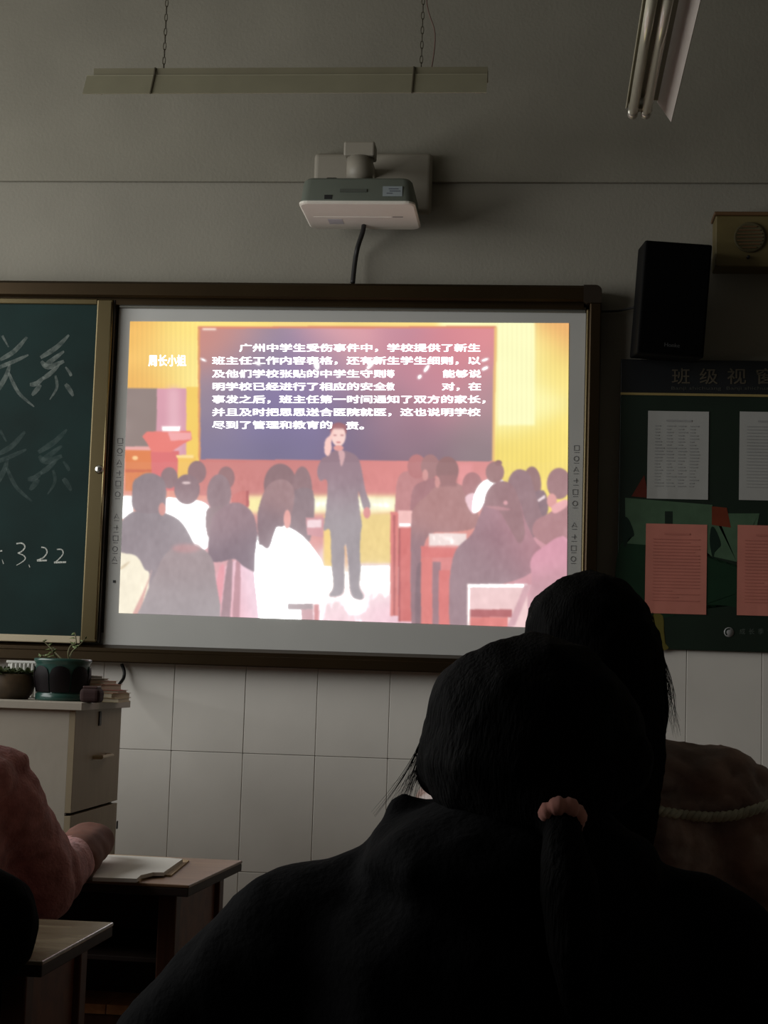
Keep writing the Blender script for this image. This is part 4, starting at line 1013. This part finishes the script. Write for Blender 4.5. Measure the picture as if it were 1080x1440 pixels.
# ------------------------------------------------------------------ people
from mathutils.bvhtree import BVHTree
_ico = bmesh.new(); bmesh.ops.create_icosphere(_ico, subdivisions=2, radius=1.0)
_iv = np.array([v.co[:] for v in _ico.verts]); _if = np.array([[v.index for v in f.verts] for f in _ico.faces]); _ico.free()
class Blobs:
    def __init__(s): s.v = []; s.f = []; s.n = 0
    def ell(s, c, r, A=None):
        r = (r, r, r) if not isinstance(r, (tuple, list)) else r
        p = _iv*np.array(r)
        if A is not None: p = p @ np.array([list(a) for a in A])
        s.v.append(p+np.array(list(c))); s.f.append(_if+s.n); s.n += len(_iv)
    def chain(s, pts, rad, sq=(1, 1, 1), step=0.35):
        for (a, b_), (r0, r1) in zip(zip(pts[:-1], pts[1:]), zip(rad[:-1], rad[1:])):
            a = Vector(a); b_ = Vector(b_); n = max(2, int((b_-a).length/(min(r0, r1)*step))+1)
            for i in range(n+1):
                t = i/n; r = r0+(r1-r0)*t; s.ell(a.lerp(b_, t), (r*sq[0], r*sq[1], r*sq[2]))
    def build(s, name, m, parent, voxel, smooth=4, disp=None):
        me = bpy.data.meshes.new(name); me.from_pydata(np.concatenate(s.v).tolist(), [], np.concatenate(s.f).tolist())
        o = bpy.data.objects.new(name, me); COL.objects.link(o)
        md = o.modifiers.new('r', 'REMESH'); md.mode = 'VOXEL'; md.voxel_size = voxel
        if smooth: sm = o.modifiers.new('s', 'SMOOTH'); sm.factor = 0.5; sm.iterations = smooth
        bpy.context.view_layer.update()
        m2 = bpy.data.meshes.new_from_object(o.evaluated_get(bpy.context.evaluated_depsgraph_get()))
        bpy.data.objects.remove(o); bpy.data.meshes.remove(me)
        m2.name = name
        if disp is not None:
            n = len(m2.vertices); co = np.empty(n*3); m2.vertices.foreach_get('co', co); co = co.reshape(-1, 3)
            nr = np.empty(n*3); m2.vertices.foreach_get('normal', nr); nr = nr.reshape(-1, 3)
            d = np.array([disp(Vector(c)) for c in co]); co = co+nr*d[:, None]
            m2.vertices.foreach_set('co', co.ravel())
        org = world_loc(parent)
        m2.transform(Matrix.Translation(-org)); m2.materials.clear(); m2.materials.append(m)
        for p in m2.polygons: p.use_smooth = True
        ob = bpy.data.objects.new(name, m2); COL.objects.link(ob); ob.parent = parent
        return ob
skin = mat('skin', L(190, 140, 118), 0.55, var=0.06, scale=30)
hair_m = mat('black_hair', L(7, 6, 6), 0.8, var=0.3, scale=60, stretch=(3, 3, 0.4), spec=0.05, bump=0.4, bscale=90)
eye_m = mat('eye', L(40, 30, 26), 0.2)
trs = mat('dark_trousers', L(28, 30, 38), 0.85, var=0.2, scale=30)
shoe_m = mat('shoe', L(60, 58, 58), 0.6)
lip_m = mat('lips', L(150, 88, 84), 0.5)
def hand(B, wr, d, up, side):
    """palm and five fingers; d pointing direction, up back of the hand, side +1 when the thumb is to +x"""
    d = d.normalized(); s = d.cross(up).normalized()*side; u = s.cross(d)*side
    pc = wr+d*0.045
    B.ell(pc, (0.038, 0.046, 0.015), (s, d, u)); B.ell(wr, (0.027, 0.03, 0.02), (s, d, u))
    for k_, (off, ln) in enumerate(((0.028, 0.068), (0.010, 0.078), (-0.009, 0.072), (-0.027, 0.056))):
        p0 = pc+s*off+d*0.038; p1 = p0+d*ln*0.5+u*0.004; p2 = p1+d*ln*0.32-u*0.014; p3 = p2+d*ln*0.2-u*0.016
        B.chain([p0, p1, p2, p3], [0.0095, 0.009, 0.0085, 0.0075])
    t0 = wr+d*0.02+s*0.03; B.chain([t0, t0+s*0.025+d*0.025-u*0.004, t0+s*0.034+d*0.055-u*0.010], [0.012, 0.0105, 0.009])
def person(label, J, coat_m, coat_fn, body_scale=1.0, tilt=(0, 0, 0)):
    root = thing('person', label, 'person', (J['pel'].x, J['pel'].y, 0))
    R3 = Matrix.Rotation(tilt[2], 3, 'Z') @ Matrix.Rotation(tilt[1], 3, 'Y') @ Matrix.Rotation(tilt[0], 3, 'X')
    r = R3 @ Vector((1, 0, 0)); f = R3 @ Vector((0, 1, 0)); u = R3 @ Vector((0, 0, 1)); A = (r, f, u); c = J['head']
    B = Blobs()
    def hp(x, y, z): return c+r*x+f*y+u*z
    B.ell(hp(0, -.008, .02), (.073, .092, .088), A); B.ell(hp(0, .02, -.045), (.058, .066, .07), A); B.ell(hp(0, .066, -.093), (.026, .024, .022), A)
    B.ell(hp(0, .078, .018), (.05, .014, .012), A); B.chain([hp(0, .088, .005), hp(0, .104, -.028)], [.009, .013]); B.ell(hp(0, .086, -.058), (.024, .012, .011), A)
    for s in (-1, 1): B.ell(hp(s*.036, .068, -.03), (.024, .022, .022), A); B.ell(hp(s*.078, -.005, -.012), (.010, .020, .031), A)
    B.chain([hp(0, -.015, -.06), J['neck']], [.052, .056])
    ch = (J['shL']+J['shR'])/2
    B.chain([J['neck'], ch], [.056, .09], (1.2, .8, 1)); B.chain([ch, J['pel']], [.11, .12], (1.25, .8, 1))
    for s in 'LR':
        B.chain([ch, J['sh'+s]], [.07, .05]); B.chain([J['sh'+s], J['el'+s]], [.048, .038]); B.chain([J['el'+s], J['wr'+s]], [.038, .025])
        d = J['wr'+s]-J['el'+s]; d.z *= 0.3
        hand(B, J['wr'+s], d, Vector((0, 0, 1)), 1 if s == 'L' else -1)
        B.chain([J['pel']+Vector((0, 0, 0)), J['hip'+s], J['kn'+s]], [.10, .085, .058]); B.chain([J['kn'+s], J['an'+s]], [.055, .038]); B.chain([J['an'+s], J['an'+s]+Vector((0, .13, -.045))], [.036, .03])
    B.build('body', skin, root, 0.0075, 3)
    for s in (-1, 1):
        bm = bmesh.new(); bmesh.ops.create_uvsphere(bm, u_segments=12, v_segments=8, radius=0.012, matrix=Matrix.Translation(hp(s*.031, .079, .002))); bobj('eye', bm, eye_m, root, True)
    bm = bmesh.new(); bmesh.ops.create_uvsphere(bm, u_segments=12, v_segments=8, radius=1, matrix=Matrix.Translation(hp(0, .094, -.058)) @ R3.to_4x4() @ Matrix.Diagonal((.02, .006, .007, 1))); bobj('mouth', bm, lip_m, root, True)
    T = Blobs()
    T.chain([J['pel']+Vector((0, 0, .06)), J['pel']], [.135, .135], (1.2, .9, .9))
    for s in 'LR':
        T.chain([J['pel'], J['hip'+s], J['kn'+s]], [.115, .1, .074]); T.chain([J['kn'+s], J['an'+s]+Vector((0, 0, .01))], [.07, .052])
    T.build('trousers', trs, root, 0.012, 3, lambda p: .004*noise.noise(p*18))
    for s in 'LR':
        S_ = Blobs(); S_.chain([J['an'+s]+Vector((0, -.02, -.03)), J['an'+s]+Vector((0, .15, -.04))], [.05, .045], (.95, 1, .9)); S_.build('shoe', shoe_m, root, 0.009, 2)
    Cb = Blobs()
    coat_fn(Cb, J)
    coat = Cb.build('coat', coat_m, root, 0.009, 5, J.get('wrinkle', lambda p: .006*noise.noise(p*11)+.003*noise.noise(Vector((p.x*30, p.y*30, p.z*14)))))
    return root, coat, hp, A
def seated(J, y, knee_dy=0.36, x=None):
    """legs for a seated pose; pelvis on the seat, feet flat on the floor"""
    p = J['pel']
    for s, sg in (('L', -1), ('R', 1)):
        J['hip'+s] = p+Vector((sg*.09, .04, -.01)); J['kn'+s] = Vector((p.x+sg*.12, p.y+knee_dy, .475)); J['an'+s] = Vector((p.x+sg*.12, p.y+knee_dy-.03, .085))
def stool(label, x, y, zs=0.40):
    t = thing('wooden_stool', label, 'stool', (x, y, 0))
    box('seat', x-.15, x+.15, y-.12, y+.12, zs-.022, zs, desk_side, t, .004)
    for sx in (-.13, .095):
        for sy in (-.10, .065): box('leg', x+sx, x+sx+.035, y+sy, y+sy+.035, 0, zs-.022, desk_leg, t, .003)
    for sx in (-.12, .105): box('stretcher', x+sx, x+sx+.015, y-.065, y+.065, .12, .15, desk_leg, t, .002)
def hairstrands(name, parent, lines, r0, m=None):
    bm = bmesh.new()
    for P in lines:
        P = catmull(P, 4); n = len(P); add_tube(bm, P, r0, 3, False, [r0*(1-0.85*i/(n-1)) for i in range(n)])
    return tag(bobj(name, bm, m or hair_m, parent), kind='stuff')

# --- the near student with the pink scrunchie
NYc = -3.93
def n_(px, py, dy=0.0): return at(px, py, NYc+dy)
J = dict(head=n_(750, 1045), neck=n_(738, 1195), shL=n_(408, 1325), shR=n_(1005, 1345), elL=n_(235, 1540, .04), elR=n_(1185, 1540, .04))
J['pel'] = Vector((n_(710, 1500).x, NYc-.02, .52))
J['wrL'] = Vector((J['elL'].x+.11, NYc+.27, .785)); J['wrR'] = Vector((J['elR'].x-.11, NYc+.27, .785))
J['elL'].z = max(J['elL'].z, .80); J['elR'].z = max(J['elR'].z, .80)
seated(J, NYc)
black_coat = mat('black_coat', L(9, 9, 11), 0.9, var=0.2, scale=20, bump=0.2, bscale=120, spec=0.06)
def coatN(B, J):
    k_ = 1/1377.0
    B.ell(n_(715, 1215, -.03), (215*k_, .135, 95*k_)); B.ell(n_(735, 1170, -.02), (150*k_, .11, 62*k_))          # hood lying round the neck
    B.ell(n_(705, 1350), (320*k_, .145, 150*k_)); B.ell(n_(705, 1300), (270*k_, .13, 130*k_))
    B.chain([n_(700, 1260), J['shL']], [112*k_, 106*k_]); B.chain([n_(715, 1260), J['shR']], [110*k_, 100*k_])
    B.chain([n_(595, 1170), n_(570, 1145)], [46*k_, 30*k_])
    B.chain([J['shL'], J['elL']], [106*k_, 94*k_]); B.chain([J['shR'], J['elR']], [102*k_, 92*k_])
    B.chain([J['elL'], J['wrL']], [.066, .042]); B.chain([J['elR'], J['wrR']], [.066, .042])
    for t in range(19):
        z = .93+(.47-.93)*t/18; B.ell((J['pel'].x, NYc-.005, z), (.215, .165, .09))
J['wrinkle'] = lambda p: .007*noise.noise(p*9)+.004*noise.noise(Vector((p.x*26, p.y*26, p.z*12)))
pN, coat, hp, A = person('person seen from behind in a black coat with a pink scrunchie', J, black_coat, coatN, tilt=(math.radians(-4), math.radians(3), math.radians(14)))
Hh = Blobs(); k_ = 1/1377.0
Hh.ell(n_(748, 1034, -.012), (152*k_, .118, 146*k_)); Hh.ell(n_(735, 1075, -.03), (142*k_, .105, 110*k_)); Hh.ell(n_(700, 1010, -.01), (105*k_, .1, 105*k_)); Hh.ell(n_(668, 1050, -.01), (82*k_, .085, 80*k_))
Hh.chain([n_(640, 1070, 0), n_(622, 1085, .01)], [58*k_, 40*k_]); Hh.chain([n_(740, 1100, -.06), n_(788, 1146, -.12)], [100*k_, 34*k_]); Hh.chain([n_(860, 1070, -.04), n_(790, 1146, -.115)], [60*k_, 34*k_])
Hh.ell(n_(840, 1040, 0), (70*k_, .09, 90*k_))
sq = n_(788, 1146, -.125)
tail = [sq, n_(792, 1185, -.150), n_(800, 1250, -.165), n_(808, 1330, -.175), n_(806, 1420, -.172)]
Hh.chain(tail, [22*k_, 28*k_, 40*k_, 36*k_, 14*k_])
def strandsdisp(c0):
    def fn(p):
        d = p-c0; a = math.atan2(d.x, d.z+.2)
        return .0009*noise.noise(Vector((a*34, d.z*2, d.y*3)))+.0010*noise.noise(Vector((a*80, d.z*4, d.y*9)))
    return fn
hairN = Hh.build('hair', hair_m, pN, 0.006, 3, strandsdisp(sq))
# scrunchie: ruched ring round the tail
bm = bmesh.new(); ax = (tail[1]-tail[0]).normalized(); e1 = ax.cross(Vector((1, 0, 0))).normalized(); e2 = ax.cross(e1)
ringc = sq.lerp(tail[1], .12); rings = []
for i in range(56):
    a = 2*math.pi*i/56; R0 = .0155; rr = .0085*(1+.10*math.sin(a*8+.6*math.sin(a*2))+.07*math.sin(a*17+1)); dirv = e1*math.cos(a)+e2*math.sin(a)
    rings.append([bm.verts.new(ringc+dirv*(R0+rr*math.cos(b_))+ax*rr*1.25*math.sin(b_)) for b_ in [2*math.pi*j/12 for j in range(12)]])
for i in range(56):
    for j in range(12): bm.faces.new((rings[i][j], rings[(i+1) % 56][j], rings[(i+1) % 56][(j+1) % 12], rings[i][(j+1) % 12]))
bobj('scrunchie', bm, mat('pink_scrunchie', L(206, 138, 124), 0.85, var=0.15, scale=60, sheen=.3), pN, True)
RR = random.Random(11); lines = []
for i in range(60):     # wisps along the edge of the head
    q = RR.gauss(0, 1)
    lines.append([n_(640+RR.uniform(0, 30), 985+RR.uniform(-20, 20), -.04), n_(606+3*q, 1030+RR.uniform(-10, 10), -.01), n_(586+5*q, 1085+RR.uniform(-10, 10), 0), n_(570+11*q, 1120+RR.uniform(-15, 25), .005)])
for i in range(7):
    q = RR.gauss(0, 1); lines.append([n_(600+2*q, 1030, -.01), n_(580+2*q, 1072+4*q, 0), n_(556+4*q, 1112+6*q, 0), n_(528+6*q, 1150+8*q, .0)])
hairstrands('loose_strands', pN, lines, .0005)
stool('wooden stool under the person with the pink scrunchie', J['pel'].x, J['pel'].y)
desk('wooden desk in front of the person with the pink scrunchie', (J['pel'].x+.42, NYc+.52, DZ), (J['pel'].x+.42, NYc+.18, DZ), .84, desk_top)

# --- long-haired student in the quilted jacket
SYc = -3.13
def s_(px, py, dy=0.0): return at(px, py, SYc+dy)
ks_ = 1/925.0
J2 = dict(head=s_(832, 905), neck=s_(834, 1020), shL=s_(668, 1130), shR=s_(1012, 1130), elL=s_(610, 1330, .05), elR=s_(1090, 1330, .05))
J2['pel'] = Vector((s_(838, 1200).x, SYc-.02, .54))
J2['wrL'] = Vector((J2['elL'].x+.10, SYc+.29, .785)); J2['wrR'] = Vector((J2['elR'].x-.10, SYc+.29, .785))
J2['elL'].z = max(J2['elL'].z, .80); J2['elR'].z = max(J2['elR'].z, .80)
seated(J2, SYc)
jac = mat('quilted_jacket', L(122, 95, 86), 0.36, var=0.3, scale=14, bump=0.35, bscale=30, spec=0.4, col2=L(148, 118, 106))
def coatS(B, J):
    B.ell(s_(838, 1095), (150*ks_, .12, 70*ks_)); B.ell(s_(838, 1180), (205*ks_, .14, 120*ks_))
    for s in 'LR':
        B.chain([s_(838, 1100), J['sh'+s]], [82*ks_, 74*ks_]); B.chain([J['sh'+s], J['el'+s]], [82*ks_, 74*ks_]); B.chain([J['el'+s], J['wr'+s]], [.072, .045])
    for t in range(19):
        z = .95+(.48-.95)*t/18; B.ell((J['pel'].x, SYc, z), (.20, .16, .085))
def quilt(p):
    q = Vector((p.x*9+p.z*11, p.y*8, p.z*7-p.x*5)); n1 = noise.noise(q); n2 = noise.noise(q*2.3+Vector((3, 1, 7)))
    up = min(1.0, max(0.0, (1.13-p.z)/.05))
    return up*(.020*(abs(n1)**.6-.35)+.011*(abs(n2)**.7-.3))+.003*noise.noise(p*50)
J2['wrinkle'] = quilt
pS, coatS_, hp2, A2 = person('long-haired person seen from behind in a brownish quilted jacket', J2, jac, coatS)
H2 = Blobs()
H2.ell(s_(828, 894, -.01), (94*ks_, .112, 93*ks_)); H2.ell(s_(838, 930, -.035), (97*ks_, .095, 100*ks_)); H2.ell(s_(800, 880, -.0), (64*ks_, .09, 60*ks_))
H2.chain([s_(842, 960, -.05), s_(850, 1060, -.09), s_(855, 1160, -.165), s_(856, 1240, -.17)], [92*ks_, 86*ks_, 66*ks_, 48*ks_], (1, .55, 1))
H2.chain([s_(896, 930, .0), s_(904, 1000, -.02), s_(892, 1080, -.10), s_(878, 1180, -.17)], [40*ks_, 38*ks_, 36*ks_, 34*ks_], (1, .8, 1)); H2.chain([s_(770, 930, 0), s_(772, 1010, -.02), s_(790, 1090, -.09)], [40*ks_, 38*ks_, 34*ks_], (1, .8, 1))
H2.build('hair', hair_m, pS, 0.006, 3, strandsdisp(s_(828, 810)))
lines = []
for i in range(60):
    lines.append([s_(912+RR.uniform(-8, 6), 880+RR.uniform(-20, 30), -.02), s_(930+RR.uniform(-8, 6), 930+RR.uniform(-10, 10), -.02), s_(940+RR.uniform(-10, 10), 975+RR.uniform(-10, 10), -.03), s_(934+RR.uniform(-18, 24), 1020+RR.uniform(-10, 20), -.05)])
hairstrands('loose_strands', pS, lines, .0006)
bvh = BVHTree.FromObject(coatS_, bpy.context.evaluated_depsgraph_get())
def onmesh(bv, root, px, py, lift):
    d = ray(px, py).normalized(); hit = bv.ray_cast(CAM-world_loc(root), d)
    return (hit[0]+world_loc(root)-d*lift) if hit[0] is not None else None
pts = [onmesh(bvh, pS, x, y, .002) for x, y in [(905, 1137), (920, 1139), (940, 1143), (960, 1146), (980, 1148), (1000, 1149), (1020, 1148), (1040, 1145), (1060, 1139), (1080, 1132), (1095, 1126)]]
pts = [p for p in pts if p is not None]
if len(pts) > 3:
    P = catmull(pts, 8); bm = bmesh.new()
    for ph in (0, math.pi):
        Q = []
        for i, p in enumerate(P):
            a = i*.9+ph; Q.append(p+Vector((0, -math.cos(a)*.0035, math.sin(a)*.0035)))
        add_tube(bm, Q, .005, 6)
    bobj('rope_piping', bm, mat('pale_piping', L(186, 182, 160), 0.5, var=0.2, scale=80), coatS_, True)
stool('wooden stool under the person in the quilted jacket', J2['pel'].x, J2['pel'].y)
desk('wooden desk in front of the person in the quilted jacket', (J2['pel'].x+.40, SYc+.56, DZ), (J2['pel'].x+.40, SYc+.20, DZ), .80, desk_top)

# --- student in the dusty pink coat leaning on the brown desk
PYc = -2.46
def p_(px, py, dy=0.0): return at(px, py, PYc+dy)
kp_ = 1/729.0
J3 = dict(head=p_(-125, 985), neck=p_(-118, 1075), shL=p_(-250, 1130), shR=p_(2, 1124), elR=p_(76, 1240, .18), elL=p_(-310, 1240, .18))
J3['pel'] = Vector((p_(-120, 1200).x, PYc-.08, .53))
J3['elR'].z = max(J3['elR'].z, .765); J3['elL'].z = max(J3['elL'].z, .79)
J3['wrR'] = at(124, 1207, PYc+.52); J3['wrR'].z = max(J3['wrR'].z, DZ+.062); J3['wrL'] = Vector((J3['elL'].x+.12, PYc+.5, DZ+.045))
seated(J3, PYc, .34)
pinkc = mat('dusty_pink_coat', L(186, 116, 114), 0.95, var=0.2, scale=30, bump=0.5, bscale=150, col2=L(206, 140, 136), sheen=.3)
def coatP(B, J):
    B.ell(p_(-118, 1130), (150*kp_, .13, 80*kp_)); B.ell(p_(-60, 1090, -.08), (88*kp_, .07, 46*kp_)); B.ell(p_(-110, 1090, -.10), (90*kp_, .07, 50*kp_)); B.chain([p_(-40, 1075, -.06), p_(24, 1072, -.02)], [36*kp_, 20*kp_])
    for s in 'LR':
        B.chain([p_(-118, 1125), J['sh'+s]], [60*kp_, 54*kp_]); B.chain([J['sh'+s], J['el'+s]], [60*kp_, 50*kp_])
    B.chain([J['elR'], J['elR'].lerp(J['wrR'], .55)], [50*kp_, 34*kp_]); B.chain([J['elL'], J['wrL']], [.07, .048])
    B.chain([p_(40, 1180, .08), p_(70, 1260, .10)], [52*kp_, 40*kp_])
    for t in range(19):
        z = .95+(.46-.95)*t/18; B.ell((J['pel'].x, PYc-.03, z), (.205, .165, .09))
J3['wrinkle'] = lambda p: .010*noise.noise(Vector((p.x*13+p.z*8, p.y*10, p.z*9)))+.004*noise.noise(p*34)
pP, coatP_, hp3, A3 = person('person in a fluffy dusty pink coat leaning on the brown desk', J3, pinkc, coatP)
cf = Blobs(); a_ = J3['elR'].lerp(J3['wrR'], .5); cf.chain([a_, J3['wrR'], J3['wrR']+(J3['wrR']-J3['elR']).normalized()*.02], [.057, .054, .046], (1.1, 1, .85))
cf.build('sleeve_cuff', mat('brown_cuff', L(112, 70, 56), 0.8, var=0.2, scale=30), pP, .007, 3, lambda p: .004*noise.noise(p*22))
H3 = Blobs(); h = J3['head']; H3.ell(h+Vector((0, -.015, .02)), (.093, .112, .105)); H3.chain([h+Vector((0, -.05, -.04)), h+Vector((0, -.09, -.16))], [.085, .05]); H3.build('hair', hair_m, pP, .007, 3, strandsdisp(h))
stool('wooden stool under the person in the pink coat', J3['pel'].x, J3['pel'].y)

# --- student in black at the worn desk
KYc = -3.30
def k2(px, py, dy=0.0): return at(px, py, KYc+dy)
kk = 1/985.0
J4 = dict(head=k2(-215, 1065), neck=k2(-210, 1190), shL=k2(-395, 1300), shR=k2(-28, 1298), elL=k2(-440, 1420, .12), elR=k2(-25, 1440, .14))
J4['pel'] = Vector((k2(-205, 1200).x, KYc-.05, .53))
J4['elL'].z = max(J4['elL'].z, .79); J4['elR'].z = max(J4['elR'].z, .79)
J4['wrL'] = Vector((J4['elL'].x+.14, KYc+.38, DZ+.045)); J4['wrR'] = Vector((J4['elR'].x-.16, KYc+.38, DZ+.045))
seated(J4, KYc)
black2 = mat('black_fleece', L(9, 9, 9), 0.95, var=0.25, scale=40, bump=0.2, bscale=150, spec=0.04)
def coatK(B, J):
    B.ell(k2(-210, 1270), (180*kk, .13, 90*kk))
    for s in 'LR': B.chain([k2(-210, 1265), J['sh'+s]], [84*kk, 80*kk]); B.chain([J['sh'+s], J['el'+s]], [84*kk, 76*kk]); B.chain([J['el'+s], J['wr'+s]], [.072, .045])
    for t in range(19):
        z = .92+(.46-.92)*t/18; B.ell((J['pel'].x, KYc-.02, z), (.205, .165, .09))
pK, coatK_, hp4, A4 = person('person in a plain black top beside the worn desk', J4, black2, coatK)
H4 = Blobs(); h = J4['head']; H4.ell(h+Vector((0, -.015, .02)), (.093, .112, .105)); H4.chain([h+Vector((0, -.05, -.04)), h+Vector((0, -.07, -.10))], [.085, .06]); H4.build('hair', hair_m, pK, .007, 3, strandsdisp(h))
stool('wooden stool under the person in the plain black top', J4['pel'].x, J4['pel'].y)
